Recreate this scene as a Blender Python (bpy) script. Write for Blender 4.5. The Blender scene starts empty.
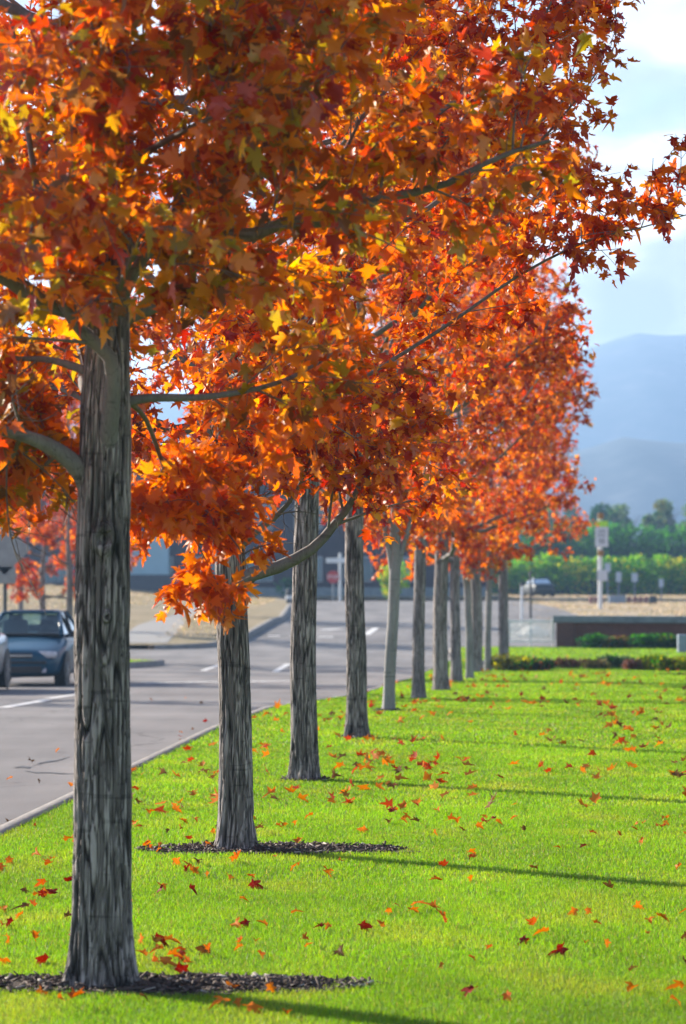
import bpy, bmesh, math, random
import numpy as np
from mathutils import Vector, Matrix, noise as mnoise

PI = math.pi
R = math.radians
scene = bpy.context.scene
COL = scene.collection
F = 3110.0            # focal length in pixels
CAM_H = 1.6
PITCH = math.atan((570 - 512) / F)
SUN_EL = R(21)
SUN_AZ = math.atan2(-0.74, 0.67)      # angle from +Y towards +X of the direction TO the sun (left and away)

# ------------------------------------------------------------------ helpers
def tag(o, label=None, cat=None, group=None, kind=None):
    if label: o['label'] = label
    if cat: o['category'] = cat
    if group: o['group'] = group
    if kind: o['kind'] = kind
    return o

def empty(name, loc, rz=0.0):
    o = bpy.data.objects.new(name, None)
    COL.objects.link(o)
    o.location = loc
    o.rotation_euler = (0, 0, rz)
    o.empty_display_size = 0.2
    return o

def link(name, me, parent=None, loc=None):
    o = bpy.data.objects.new(name, me)
    COL.objects.link(o)
    if parent: o.parent = parent
    if loc is not None: o.location = loc
    return o

def np_mesh(name, verts, faces, mats, smooth=False, col=None, matidx=None):
    """verts (N,3) array, faces (M,k) array (all the same k) or list of such arrays."""
    me = bpy.data.meshes.new(name)
    if not isinstance(faces, list): faces = [faces]
    faces = [np.asarray(f, np.int32) for f in faces if len(f)]
    verts = np.asarray(verts, np.float32)
    me.vertices.add(len(verts))
    me.vertices.foreach_set('co', verts.ravel())
    nl = sum(f.size for f in faces); nf = sum(len(f) for f in faces)
    me.loops.add(nl)
    me.polygons.add(nf)
    me.loops.foreach_set('vertex_index', np.concatenate([f.ravel() for f in faces]))
    starts = []; s = 0
    for f in faces:
        k = f.shape[1]
        starts.append(s + np.arange(len(f)) * k); s += f.size
    me.polygons.foreach_set('loop_start', np.concatenate(starts).astype(np.int32))
    if smooth: me.polygons.foreach_set('use_smooth', np.ones(nf, bool))
    if col is not None:
        at = me.color_attributes.new('tint', 'FLOAT_COLOR', 'POINT')
        c4 = np.ones((len(verts), 4), np.float32); c4[:, :3] = col
        at.data.foreach_set('color', c4.ravel())
    for m in (mats if isinstance(mats, (list, tuple)) else [mats]): me.materials.append(m)
    if matidx is not None: me.polygons.foreach_set('material_index', np.asarray(matidx, np.int32))
    me.update(calc_edges=True)
    me.validate()
    return me

class MB:
    """collects simple shapes into one bmesh"""
    def __init__(s): s.bm = bmesh.new()
    def box(s, c, size, rot=None, bevel=0.0):
        g = bmesh.ops.create_cube(s.bm, size=1.0)
        vs = g['verts']
        M = Matrix.Translation(c) @ (rot.to_4x4() if rot else Matrix.Identity(4)) @ Matrix.Diagonal((*size, 1))
        bmesh.ops.transform(s.bm, matrix=M, verts=vs)
        if bevel:
            es = list({e for v in vs for e in v.link_edges})
            bmesh.ops.bevel(s.bm, geom=es, offset=bevel, segments=2, affect='EDGES', profile=0.6)
        return s
    def cyl(s, p0, p1, r0, r1=None, seg=12):
        p0, p1 = Vector(p0), Vector(p1); d = p1 - p0
        r1 = r0 if r1 is None else r1
        M = Matrix.Translation((p0 + p1) / 2) @ d.to_track_quat('Z', 'Y').to_matrix().to_4x4()
        bmesh.ops.create_cone(s.bm, cap_ends=True, cap_tris=False, segments=seg, radius1=r0, radius2=r1, depth=d.length, matrix=M)
        return s
    def poly(s, pts, thick=0.0, n=None):
        vs = [s.bm.verts.new(p) for p in pts]
        f = s.bm.faces.new(vs)
        if thick:
            f.normal_update()
            r = bmesh.ops.extrude_face_region(s.bm, geom=[f])
            nv = [g for g in r['geom'] if isinstance(g, bmesh.types.BMVert)]
            d = (Vector(n) if n else f.normal) * thick
            for v in nv: v.co += d
        return s
    def sphere(s, c, r, sub=2, scale=(1, 1, 1)):
        M = Matrix.Translation(c) @ Matrix.Diagonal((*scale, 1))
        bmesh.ops.create_icosphere(s.bm, subdivisions=sub, radius=r, matrix=M)
        return s
    def build(s, name, mat, parent=None, loc=None, smooth=False):
        bmesh.ops.recalc_face_normals(s.bm, faces=s.bm.faces)
        me = bpy.data.meshes.new(name)
        s.bm.to_mesh(me); s.bm.free()
        me.materials.append(mat)
        if smooth:
            for p in me.polygons: p.use_smooth = True
        return link(name, me, parent, loc)

# ------------------------------------------------------------------ materials
def new_mat(name):
    m = bpy.data.materials.new(name)
    m.use_nodes = True
    nt = m.node_tree
    nt.nodes.clear()
    out = nt.nodes.new('ShaderNodeOutputMaterial')
    return m, nt, out

def N(nt, t, **kw):
    n = nt.nodes.new(t)
    for k, v in kw.items():
        if k.startswith('i_'):
            key = k[2:]
            n.inputs[int(key) if key.isdigit() else key].default_value = v
        else: setattr(n, k, v)
    return n

def ramp(nt, stops, interp='LINEAR'):
    n = nt.nodes.new('ShaderNodeValToRGB')
    cr = n.color_ramp
    cr.interpolation = interp
    while len(cr.elements) < len(stops): cr.elements.new(0.5)
    for e, (p, c) in zip(cr.elements, stops):
        e.position = p
        e.color = (*c, 1) if len(c) == 3 else c
    return n

def simple(name, color, rough=0.6, metal=0.0, noise_amt=0.15, scale=6.0, spec=0.5, coat=0.0, bump=0.0):
    m, nt, out = new_mat(name)
    b = N(nt, 'ShaderNodeBsdfPrincipled')
    b.inputs['Roughness'].default_value = rough
    b.inputs['Metallic'].default_value = metal
    b.inputs['Specular IOR Level'].default_value = spec
    b.inputs['Coat Weight'].default_value = coat
    tc = N(nt, 'ShaderNodeTexCoord')
    no = N(nt, 'ShaderNodeTexNoise'); no.inputs['Scale'].default_value = scale; no.inputs['Detail'].default_value = 5
    nt.links.new(tc.outputs['Object'], no.inputs['Vector'])
    lo = tuple(c * (1 - noise_amt) for c in color); hi = tuple(min(1, c * (1 + noise_amt)) for c in color)
    r = ramp(nt, [(0.3, lo), (0.7, hi)])
    nt.links.new(no.outputs['Fac'], r.inputs['Fac'])
    nt.links.new(r.outputs['Color'], b.inputs['Base Color'])
    if bump:
        bp = N(nt, 'ShaderNodeBump'); bp.inputs['Strength'].default_value = bump; bp.inputs['Distance'].default_value = 0.02
        nt.links.new(no.outputs['Fac'], bp.inputs['Height']); nt.links.new(bp.outputs['Normal'], b.inputs['Normal'])
    nt.links.new(b.outputs[0], out.inputs['Surface'])
    return m

def leaf_mat(name, transl=0.5, gloss=0.05, rough=0.4, tboost=1.15, power=0.9):
    """thin leaf: diffuse on the lit side, coloured light through to the other"""
    m, nt, out = new_mat(name)
    a = N(nt, 'ShaderNodeAttribute', attribute_name='tint')
    d = N(nt, 'ShaderNodeBsdfDiffuse')
    t = N(nt, 'ShaderNodeBsdfTranslucent')
    g = N(nt, 'ShaderNodeBsdfGlossy'); g.inputs['Roughness'].default_value = rough
    g.inputs['Color'].default_value = (1, 1, 1, 1)
    hs = N(nt, 'ShaderNodeHueSaturation'); hs.inputs['Value'].default_value = tboost; hs.inputs['Saturation'].default_value = 1.08
    nt.links.new(a.outputs['Color'], d.inputs['Color'])
    nt.links.new(a.outputs['Color'], hs.inputs['Color'])
    nt.links.new(hs.outputs['Color'], t.inputs['Color'])
    mx = N(nt, 'ShaderNodeMixShader'); mx.inputs[0].default_value = transl
    nt.links.new(d.outputs[0], mx.inputs[1]); nt.links.new(t.outputs[0], mx.inputs[2])
    m2 = N(nt, 'ShaderNodeMixShader'); m2.inputs[0].default_value = gloss
    nt.links.new(mx.outputs[0], m2.inputs[1]); nt.links.new(g.outputs[0], m2.inputs[2])
    nt.links.new(m2.outputs[0], out.inputs['Surface'])
    return m

def bark_mat(name, plate, plate2, crack, sx=24.0, sz=2.6, width=0.16, bump=0.9, smoothbark=False):
    m, nt, out = new_mat(name)
    tc = N(nt, 'ShaderNodeTexCoord')
    oi = N(nt, 'ShaderNodeObjectInfo')
    add = N(nt, 'ShaderNodeVectorMath', operation='ADD')
    mul = N(nt, 'ShaderNodeVectorMath', operation='SCALE'); mul.inputs['Scale'].default_value = 17.0
    cmb = N(nt, 'ShaderNodeCombineXYZ')
    for k in range(3): nt.links.new(oi.outputs['Random'], cmb.inputs[k])
    nt.links.new(cmb.outputs[0], mul.inputs[0])
    nt.links.new(tc.outputs['Object'], add.inputs[0]); nt.links.new(mul.outputs[0], add.inputs[1])
    mp = N(nt, 'ShaderNodeMapping'); mp.inputs['Scale'].default_value = (sx, sx, sz)
    nt.links.new(add.outputs[0], mp.inputs['Vector'])
    nz = N(nt, 'ShaderNodeTexNoise'); nz.inputs['Scale'].default_value = 1.1; nz.inputs['Detail'].default_value = 3
    nt.links.new(mp.outputs[0], nz.inputs['Vector'])
    dm = N(nt, 'ShaderNodeMixRGB', blend_type='LINEAR_LIGHT'); dm.inputs[0].default_value = 0.42
    nt.links.new(mp.outputs[0], dm.inputs[1]); nt.links.new(nz.outputs['Color'], dm.inputs[2])
    def furrow(vec, sc, w0, w1, dist):
        a = N(nt, 'ShaderNodeTexNoise'); a.inputs['Scale'].default_value = sc; a.inputs['Detail'].default_value = 2.5; a.inputs['Distortion'].default_value = dist; a.inputs['Roughness'].default_value = .45
        nt.links.new(vec, a.inputs['Vector'])
        b_ = N(nt, 'ShaderNodeMath', operation='SUBTRACT'); b_.inputs[1].default_value = .5; nt.links.new(a.outputs['Fac'], b_.inputs[0])
        c_ = N(nt, 'ShaderNodeMath', operation='ABSOLUTE'); nt.links.new(b_.outputs[0], c_.inputs[0])
        d_ = ramp(nt, [(w0, (0, 0, 0)), (w1, (1, 1, 1))]); nt.links.new(c_.outputs[0], d_.inputs['Fac'])
        return d_
    if smoothbark:
        cr = furrow(mp.outputs[0], 1.0, 0.0, 0.012, .4)
    else:
        f1 = furrow(mp.outputs[0], 1.0, 0.018, width * .27, .5)
        f2 = furrow(mp.outputs[0], 1.9, 0.0, width * .22, .3)
        cr = N(nt, 'ShaderNodeMixRGB', blend_type='MULTIPLY'); cr.inputs[0].default_value = .8
        nt.links.new(f1.outputs['Color'], cr.inputs[1]); nt.links.new(f2.outputs['Color'], cr.inputs[2])
    # plate tone: fine vertical grain and broad blotches
    mp2 = N(nt, 'ShaderNodeMapping'); mp2.inputs['Scale'].default_value = (55, 55, 9)
    nt.links.new(add.outputs[0], mp2.inputs['Vector'])
    n2 = N(nt, 'ShaderNodeTexNoise'); n2.inputs['Scale'].default_value = 1.0; n2.inputs['Detail'].default_value = 6; n2.inputs['Roughness'].default_value = 0.65
    nt.links.new(mp2.outputs[0], n2.inputs['Vector'])
    n3 = N(nt, 'ShaderNodeTexNoise'); n3.inputs['Scale'].default_value = 3.2; n3.inputs['Detail'].default_value = 3
    nt.links.new(add.outputs[0], n3.inputs['Vector'])
    mm = N(nt, 'ShaderNodeMath', operation='ADD'); nt.links.new(n2.outputs['Fac'], mm.inputs[0]); nt.links.new(n3.outputs['Fac'], mm.inputs[1])
    m5 = N(nt, 'ShaderNodeMath', operation='MULTIPLY'); m5.inputs[1].default_value = 0.5; nt.links.new(mm.outputs[0], m5.inputs[0])
    pr = ramp(nt, [(0.36, plate2), (0.62, plate)])
    nt.links.new(m5.outputs[0], pr.inputs['Fac'])
    # thin horizontal lenticel rings
    mp3 = N(nt, 'ShaderNodeMapping'); mp3.inputs['Scale'].default_value = (5, 5, 30)
    nt.links.new(add.outputs[0], mp3.inputs['Vector'])
    n4 = N(nt, 'ShaderNodeTexNoise'); n4.inputs['Scale'].default_value = 1.0; n4.inputs['Detail'].default_value = 2
    nt.links.new(mp3.outputs[0], n4.inputs['Vector'])
    hr = ramp(nt, [(0.30, (0.5, 0.5, 0.5)), (0.37, (1, 1, 1))])
    nt.links.new(n4.outputs['Fac'], hr.inputs['Fac'])
    mc = N(nt, 'ShaderNodeMixRGB', blend_type='MIX'); mc.inputs[1].default_value = (*crack, 1)
    nt.links.new(cr.outputs[0], mc.inputs[0]); nt.links.new(pr.outputs['Color'], mc.inputs[2])
    ml = N(nt, 'ShaderNodeMixRGB', blend_type='MULTIPLY'); ml.inputs[0].default_value = 0.75
    nt.links.new(mc.outputs[0], ml.inputs[1]); nt.links.new(hr.outputs['Color'], ml.inputs[2])
    at = N(nt, 'ShaderNodeAttribute', attribute_name='tint')
    ml2 = N(nt, 'ShaderNodeMixRGB', blend_type='MULTIPLY'); ml2.inputs[0].default_value = 1.0
    nt.links.new(ml.outputs[0], ml2.inputs[1]); nt.links.new(at.outputs['Color'], ml2.inputs[2])
    b = N(nt, 'ShaderNodeBsdfPrincipled'); b.inputs['Roughness'].default_value = 0.85; b.inputs['Specular IOR Level'].default_value = 0.25
    nt.links.new(ml2.outputs[0], b.inputs['Base Color'])
    hsum = N(nt, 'ShaderNodeMath', operation='MULTIPLY_ADD'); hsum.inputs[1].default_value = 0.25
    nt.links.new(n2.outputs['Fac'], hsum.inputs[0]); nt.links.new(cr.outputs[0], hsum.inputs[2])
    bp = N(nt, 'ShaderNodeBump'); bp.inputs['Strength'].default_value = bump; bp.inputs['Distance'].default_value = 0.012
    nt.links.new(hsum.outputs[0], bp.inputs['Height']); nt.links.new(bp.outputs['Normal'], b.inputs['Normal'])
    nt.links.new(b.outputs[0], out.inputs['Surface'])
    return m

def ground_mat(name, stops, scale=1.0, rough=0.95, bump=0.3, fine=14.0, stretch=(1, 1, 1), detail=8):
    m, nt, out = new_mat(name)
    tc = N(nt, 'ShaderNodeTexCoord')
    mp = N(nt, 'ShaderNodeMapping'); mp.inputs['Scale'].default_value = stretch
    nt.links.new(tc.outputs['Object'], mp.inputs['Vector'])
    a = N(nt, 'ShaderNodeTexNoise'); a.inputs['Scale'].default_value = scale; a.inputs['Detail'].default_value = detail; a.inputs['Roughness'].default_value = 0.6
    c = N(nt, 'ShaderNodeTexNoise'); c.inputs['Scale'].default_value = scale * fine; c.inputs['Detail'].default_value = 5
    for x in (a, c): nt.links.new(mp.outputs[0], x.inputs['Vector'])
    s = N(nt, 'ShaderNodeMath', operation='MULTIPLY_ADD'); s.inputs[1].default_value = 0.55
    h = N(nt, 'ShaderNodeMath', operation='MULTIPLY'); h.inputs[1].default_value = 0.45
    nt.links.new(c.outputs['Fac'], h.inputs[0])
    nt.links.new(a.outputs['Fac'], s.inputs[0]); nt.links.new(h.outputs[0], s.inputs[2])
    r = ramp(nt, stops)
    nt.links.new(s.outputs[0], r.inputs['Fac'])
    b = N(nt, 'ShaderNodeBsdfPrincipled'); b.inputs['Roughness'].default_value = rough; b.inputs['Specular IOR Level'].default_value = 0.25
    nt.links.new(r.outputs['Color'], b.inputs['Base Color'])
    bp = N(nt, 'ShaderNodeBump'); bp.inputs['Strength'].default_value = bump; bp.inputs['Distance'].default_value = 0.05
    nt.links.new(c.outputs['Fac'], bp.inputs['Height']); nt.links.new(bp.outputs['Normal'], b.inputs['Normal'])
    nt.links.new(b.outputs[0], out.inputs['Surface'])
    return m

def asphalt_mat():
    m, nt, out = new_mat('asphalt')
    tc = N(nt, 'ShaderNodeTexCoord')
    a = N(nt, 'ShaderNodeTexNoise'); a.inputs['Scale'].default_value = 0.35; a.inputs['Detail'].default_value = 6
    f = N(nt, 'ShaderNodeTexNoise'); f.inputs['Scale'].default_value = 90; f.inputs['Detail'].default_value = 3
    mp = N(nt, 'ShaderNodeMapping'); mp.inputs['Scale'].default_value = (0.9, 0.12, 1)
    w = N(nt, 'ShaderNodeTexNoise'); w.inputs['Scale'].default_value = 1.0; w.inputs['Detail'].default_value = 4
    nt.links.new(tc.outputs['Object'], a.inputs['Vector']); nt.links.new(tc.outputs['Object'], f.inputs['Vector'])
    nt.links.new(tc.outputs['Object'], mp.inputs['Vector']); nt.links.new(mp.outputs[0], w.inputs['Vector'])
    s = N(nt, 'ShaderNodeMath', operation='ADD'); nt.links.new(a.outputs['Fac'], s.inputs[0]); nt.links.new(w.outputs['Fac'], s.inputs[1])
    s2 = N(nt, 'ShaderNodeMath', operation='MULTIPLY_ADD'); s2.inputs[1].default_value = 0.4; nt.links.new(s.outputs[0], s2.inputs[0])
    s3 = N(nt, 'ShaderNodeMath', operation='MULTIPLY'); s3.inputs[1].default_value = 0.2; nt.links.new(f.outputs['Fac'], s3.inputs[0])
    nt.links.new(s3.outputs[0], s2.inputs[2])
    r = ramp(nt, [(0.38, (0.115, 0.104, 0.103)), (0.50, (0.18, 0.165, 0.16)), (0.62, (0.255, 0.233, 0.222))])
    nt.links.new(s2.outputs[0], r.inputs['Fac'])
    # hairline cracks
    v = N(nt, 'ShaderNodeTexVoronoi', feature='DISTANCE_TO_EDGE'); v.inputs['Scale'].default_value = 0.28
    dd = N(nt, 'ShaderNodeMixRGB', blend_type='LINEAR_LIGHT'); dd.inputs[0].default_value = 0.6
    n5 = N(nt, 'ShaderNodeTexNoise'); n5.inputs['Scale'].default_value = 1.2; n5.inputs['Detail'].default_value = 5
    nt.links.new(tc.outputs['Object'], n5.inputs['Vector'])
    nt.links.new(tc.outputs['Object'], dd.inputs[1]); nt.links.new(n5.outputs['Color'], dd.inputs[2]); nt.links.new(dd.outputs[0], v.inputs['Vector'])
    vr = ramp(nt, [(0.002, (0.45, 0.45, 0.45)), (0.006, (1, 1, 1))])
    nt.links.new(v.outputs['Distance'], vr.inputs['Fac'])
    ml = N(nt, 'ShaderNodeMixRGB', blend_type='MULTIPLY'); ml.inputs[0].default_value = 1
    nt.links.new(r.outputs['Color'], ml.inputs[1]); nt.links.new(vr.outputs['Color'], ml.inputs[2])
    b = N(nt, 'ShaderNodeBsdfPrincipled'); b.inputs['Roughness'].default_value = 0.8; b.inputs['Specular IOR Level'].default_value = 0.35
    nt.links.new(ml.outputs[0], b.inputs['Base Color'])
    bp = N(nt, 'ShaderNodeBump'); bp.inputs['Strength'].default_value = 0.4; bp.inputs['Distance'].default_value = 0.006
    nt.links.new(f.outputs['Fac'], bp.inputs['Height']); nt.links.new(bp.outputs['Normal'], b.inputs['Normal'])
    nt.links.new(b.outputs[0], out.inputs['Surface'])
    return m

def brick_mat(name, c1, c2, mortar, scale=4.5):
    m, nt, out = new_mat(name)
    tc = N(nt, 'ShaderNodeTexCoord')
    sx = N(nt, 'ShaderNodeSeparateXYZ'); nt.links.new(tc.outputs['Object'], sx.inputs[0])
    ad = N(nt, 'ShaderNodeMath', operation='ADD'); nt.links.new(sx.outputs[0], ad.inputs[0]); nt.links.new(sx.outputs[1], ad.inputs[1])
    cb = N(nt, 'ShaderNodeCombineXYZ'); nt.links.new(ad.outputs[0], cb.inputs[0]); nt.links.new(sx.outputs[2], cb.inputs[1])
    br = N(nt, 'ShaderNodeTexBrick'); br.inputs['Scale'].default_value = scale
    br.inputs['Color1'].default_value = (*c1, 1); br.inputs['Color2'].default_value = (*c2, 1); br.inputs['Mortar'].default_value = (*mortar, 1)
    br.inputs['Mortar Size'].default_value = 0.012
    nt.links.new(cb.outputs[0], br.inputs['Vector'])
    no = N(nt, 'ShaderNodeTexNoise'); no.inputs['Scale'].default_value = 0.8; no.inputs['Detail'].default_value = 5
    nt.links.new(tc.outputs['Object'], no.inputs['Vector'])
    r = ramp(nt, [(0.3, (0.75, 0.75, 0.75)), (0.7, (1.1, 1.1, 1.1))]); nt.links.new(no.outputs['Fac'], r.inputs['Fac'])
    ml = N(nt, 'ShaderNodeMixRGB', blend_type='MULTIPLY'); ml.inputs[0].default_value = 1
    nt.links.new(br.outputs['Color'], ml.inputs[1]); nt.links.new(r.outputs['Color'], ml.inputs[2])
    b = N(nt, 'ShaderNodeBsdfPrincipled'); b.inputs['Roughness'].default_value = 0.85
    nt.links.new(ml.outputs[0], b.inputs['Base Color'])
    bp = N(nt, 'ShaderNodeBump'); bp.inputs['Strength'].default_value = 0.5; bp.inputs['Distance'].default_value = 0.01; bp.invert = True
    nt.links.new(br.outputs['Fac'], bp.inputs['Height']); nt.links.new(bp.outputs['Normal'], b.inputs['Normal'])
    nt.links.new(b.outputs[0], out.inputs['Surface'])
    return m

def glass_mat(name, tint=(0.55, 0.75, 0.78), opaque=0.35):
    m, nt, out = new_mat(name)
    tr = N(nt, 'ShaderNodeBsdfTransparent'); tr.inputs['Color'].default_value = (*tint, 1)
    gl = N(nt, 'ShaderNodeBsdfGlossy'); gl.inputs['Roughness'].default_value = 0.03
    fr = N(nt, 'ShaderNodeFresnel'); fr.inputs['IOR'].default_value = 1.5
    mx = N(nt, 'ShaderNodeMixShader')
    nt.links.new(fr.outputs[0], mx.inputs[0]); nt.links.new(tr.outputs[0], mx.inputs[1]); nt.links.new(gl.outputs[0], mx.inputs[2])
    nt.links.new(mx.outputs[0], out.inputs['Surface'])
    return m

M = {}
M['leaf'] = leaf_mat('maple_leaf', transl=0.55, gloss=0.035, rough=0.4, tboost=1.4)
M['fallen'] = leaf_mat('fallen_leaf', transl=0.35, gloss=0.008, rough=0.5, tboost=1.1)
M['grass'] = leaf_mat('grass_blade', transl=0.5, gloss=0.018, rough=0.45, tboost=1.5)
M['green'] = leaf_mat('green_foliage', transl=0.5, gloss=0.01, rough=0.5, tboost=1.75)
M['bark'] = bark_mat('maple_bark', (0.45, 0.395, 0.37), (0.28, 0.243, 0.228), (0.15, 0.13, 0.12), sx=25, sz=2.1, width=0.24, bump=1.0)
M['limb'] = bark_mat('limb_bark', (0.22, 0.20, 0.188), (0.12, 0.11, 0.10), (0.115, 0.105, 0.095), sx=16, sz=7, width=0.06, bump=0.15, smoothbark=True)
M['young'] = bark_mat('young_bark', (0.33, 0.315, 0.305), (0.21, 0.20, 0.195), (0.20, 0.19, 0.18), sx=14, sz=4, width=0.05, bump=0.2, smoothbark=True)
M['lawn'] = ground_mat('lawn_soil', [(0.3, (0.075, 0.13, 0.012)), (0.5, (0.12, 0.21, 0.017)), (0.7, (0.17, 0.26, 0.03))], scale=0.5, fine=40, bump=0.5)
M['field'] = ground_mat('dry_field', [(0.30, (0.20, 0.16, 0.09)), (0.45, (0.34, 0.26, 0.16)), (0.6, (0.46, 0.36, 0.25)), (0.75, (0.52, 0.43, 0.32))], scale=0.13, fine=11, stretch=(1, 0.5, 1), bump=0.8)
M['verge'] = ground_mat('dry_verge', [(0.32, (0.12, 0.11, 0.04)), (0.48, (0.25, 0.19, 0.10)), (0.7, (0.36, 0.28, 0.17))], scale=0.3, fine=9, bump=0.8)
M['asphalt'] = asphalt_mat()
M['concrete'] = ground_mat('concrete', [(0.3, (0.24, 0.225, 0.21)), (0.7, (0.36, 0.345, 0.325))], scale=1.3, fine=20, bump=0.15)
M['kerb'] = ground_mat('kerb_concrete', [(0.3, (0.16, 0.145, 0.135)), (0.5, (0.25, 0.23, 0.215)), (0.7, (0.34, 0.315, 0.295))], scale=2.2, fine=14, bump=0.25)
M['paint'] = simple('road_paint', (0.68, 0.66, 0.64), 0.7, noise_amt=0.3, scale=9)
M['tar'] = simple('crack_sealant', (0.05, 0.048, 0.05), 0.6, noise_amt=0.3, scale=4)
M['mulch'] = ground_mat('mulch_soil', [(0.3, (0.035, 0.025, 0.02)), (0.7, (0.1, 0.075, 0.06))], scale=9, fine=6, bump=1.0)
M['brick'] = brick_mat('dark_brick', (0.055, 0.028, 0.036), (0.04, 0.026, 0.036), (0.06, 0.05, 0.055))
M['wallbrick'] = brick_mat('red_brown_brick', (0.17, 0.062, 0.036), (0.12, 0.045, 0.03), (0.12, 0.10, 0.09))
M['cap'] = simple('stone_cap', (0.20, 0.225, 0.235), 0.8, noise_amt=0.2, scale=4)
M['roofm'] = simple('dark_roofing', (0.07, 0.065, 0.075), 0.8)
M['white'] = simple('white_paint', (0.78, 0.77, 0.76), 0.5, noise_amt=0.08)
M['rail'] = simple('rail_paint', (0.86, 0.85, 0.83), 0.5, noise_amt=0.1)
M['greym'] = simple('galvanised_back', (0.30, 0.31, 0.33), 0.55, metal=0.3, noise_amt=0.15)
M['darkm'] = simple('dark_steel', (0.055, 0.06, 0.065), 0.6, noise_amt=0.2)
M['lime'] = simple('lime_sheeting', (0.42, 0.75, 0.02), 0.5, noise_amt=0.05)
M['signw'] = simple('sign_sheeting', (0.62, 0.62, 0.66), 0.5, noise_amt=0.06)
M['signk'] = simple('sign_legend', (0.22, 0.22, 0.25), 0.6, noise_amt=0.05)
M['red'] = simple('red_sheeting', (0.52, 0.035, 0.035), 0.5, noise_amt=0.05)
M['amber'] = simple('amber_housing', (0.30, 0.14, 0.02), 0.5, noise_amt=0.15)
M['rock'] = ground_mat('rock', [(0.3, (0.2, 0.19, 0.18)), (0.7, (0.42, 0.40, 0.38))], scale=3, fine=8, bump=0.7)
M['rockw'] = ground_mat('pale_rock', [(0.3, (0.5, 0.47, 0.43)), (0.7, (0.75, 0.72, 0.68))], scale=3, fine=8, bump=0.7)
M['pane'] = simple('window_pane', (0.05, 0.14, 0.18), 0.08, noise_amt=0.2, scale=0.6, spec=0.8)
M['panelblue'] = simple('pale_blue_panel', (0.30, 0.46, 0.54), 0.35, noise_amt=0.15, scale=0.5)
M['tyre'] = simple('tyre_rubber', (0.018, 0.018, 0.02), 0.85)
M['rim'] = simple('wheel_rim', (0.45, 0.46, 0.48), 0.35, metal=0.8)
M['black'] = simple('black_plastic', (0.02, 0.022, 0.026), 0.5)
M['chrome'] = simple('chrome_strip', (0.6, 0.62, 0.64), 0.15, metal=0.9, noise_amt=0.03)
M['lens'] = simple('headlight_lens', (0.55, 0.55, 0.6), 0.08, noise_amt=0.25, scale=9, spec=0.8)
M['seatm'] = simple('seat_fabric', (0.13, 0.13, 0.13), 0.9)
M['glass'] = glass_mat('car_glass')
M['carblue'] = simple('blue_car_paint', (0.002, 0.060, 0.115), 0.35, metal=0.0, noise_amt=0.05, coat=0.25, spec=0.25)
M['carsilver'] = simple('silver_car_paint', (0.50, 0.51, 0.53), 0.3, metal=0.5, noise_amt=0.05, coat=0.7)
M['cardark'] = simple('dark_car_paint', (0.012, 0.022, 0.028), 0.5, metal=0.1, noise_amt=0.05, coat=0.1)
M['pinkblock'] = simple('weathered_red_block', (0.34, 0.17, 0.15), 0.8, noise_amt=0.2)
M['boxgrey'] = simple('grey_cabinet', (0.26, 0.31, 0.38), 0.5, noise_amt=0.1)
M['hill'] = ground_mat('mountain_forest', [(0.3, (0.03, 0.055, 0.075)), (0.48, (0.06, 0.085, 0.105)), (0.56, (0.085, 0.105, 0.125)), (0.66, (0.18, 0.185, 0.19))], scale=0.006, fine=9, bump=0.0)

# ------------------------------------------------------------------ terrain
ZP = [(-60, 0), (36, 0), (41.5, -.12), (47.4, -.23), (53.3, -.33), (59, -.45), (77, -.70), (83, -.80), (100, -.80), (120, -.30),
      (150, -.10), (250, -.20), (400, -.3), (7000, -3)]
_zy = [p[0] for p in ZP]; _zz = [p[1] for p in ZP]
def gz(y): return float(np.interp(y, _zy, _zz))
YS = sorted(set([float(v) for v in np.arange(-10, 130, 1.0)] + [p[0] for p in ZP] + [float(v) for v in np.arange(130, 260, 5)] +
                [300, 350, 500, 700, 1000, 1500, 2000, 3000, 4500, 6000]))

def at(px, py, d):
    """point at depth d (metres along the ground from the camera) on the ray of a picture position"""
    u = (512 - py) / F
    up = math.tan(math.atan(u) + PITCH)
    return Vector(((px - 343) / F * d, d, CAM_H + up * d))
def gp(px, py):
    """ground point seen at a picture position"""
    lo, hi = 5.0, 3000.0
    for _ in range(60):
        m = (lo + hi) / 2
        if at(px, py, m).z > gz(m): lo = m
        else: hi = m
    p = at(px, py, lo); p.z = gz(lo)
    return p

def interp(tbl, y): return float(np.interp(y, [t[0] for t in tbl], [t[1] for t in tbl]))
XK = [(-10, -3.6), (8, -2.75), (18.8, -2.07), (31.5, -1.25), (37.4, -.70), (44.8, .30), (57.8, 1.25), (77, 2.55), (84, 3.0), (90, 3.3), (97, 3.4)]
XLT = [(-10, -9.5), (55, -8.3), (70, -6.6), (79, -5.0), (82, -4.7), (84, -5.4), (85.9, -7.5)]
XLT2 = [(99, -6.0), (101, -4.2), (104, -3.4), (125, -2.3), (170, -2.5), (192, -4.0)]
def xk(y): return interp(XK, y)

def strip(name, rows, mat, dz=0.0, cols=1, kind='structure'):
    """a sheet draped on the terrain: rows = [(y, x0, x1)]"""
    vs = []; fs = []
    for (y, a, b) in rows:
        for c in range(cols + 1):
            vs.append((a + (b - a) * c / cols, y, gz(y) + dz))
    n = cols + 1
    for i in range(len(rows) - 1):
        for c in range(cols):
            fs.append((i * n + c, i * n + c + 1, (i + 1) * n + c + 1, (i + 1) * n + c))
    o = link(name, np_mesh(name, vs, np.array(fs), mat))
    o['kind'] = kind
    return o

# the base sheet, out to the horizon
strip('ground', [(y, -3500, 3500) for y in YS if y <= 6000], M['field'], dz=-0.2, cols=2)
# lawn
strip('lawn', [(y, xk(y) + .01, 45) for y in YS if -10 <= y <= 97], M['lawn'])
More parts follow.
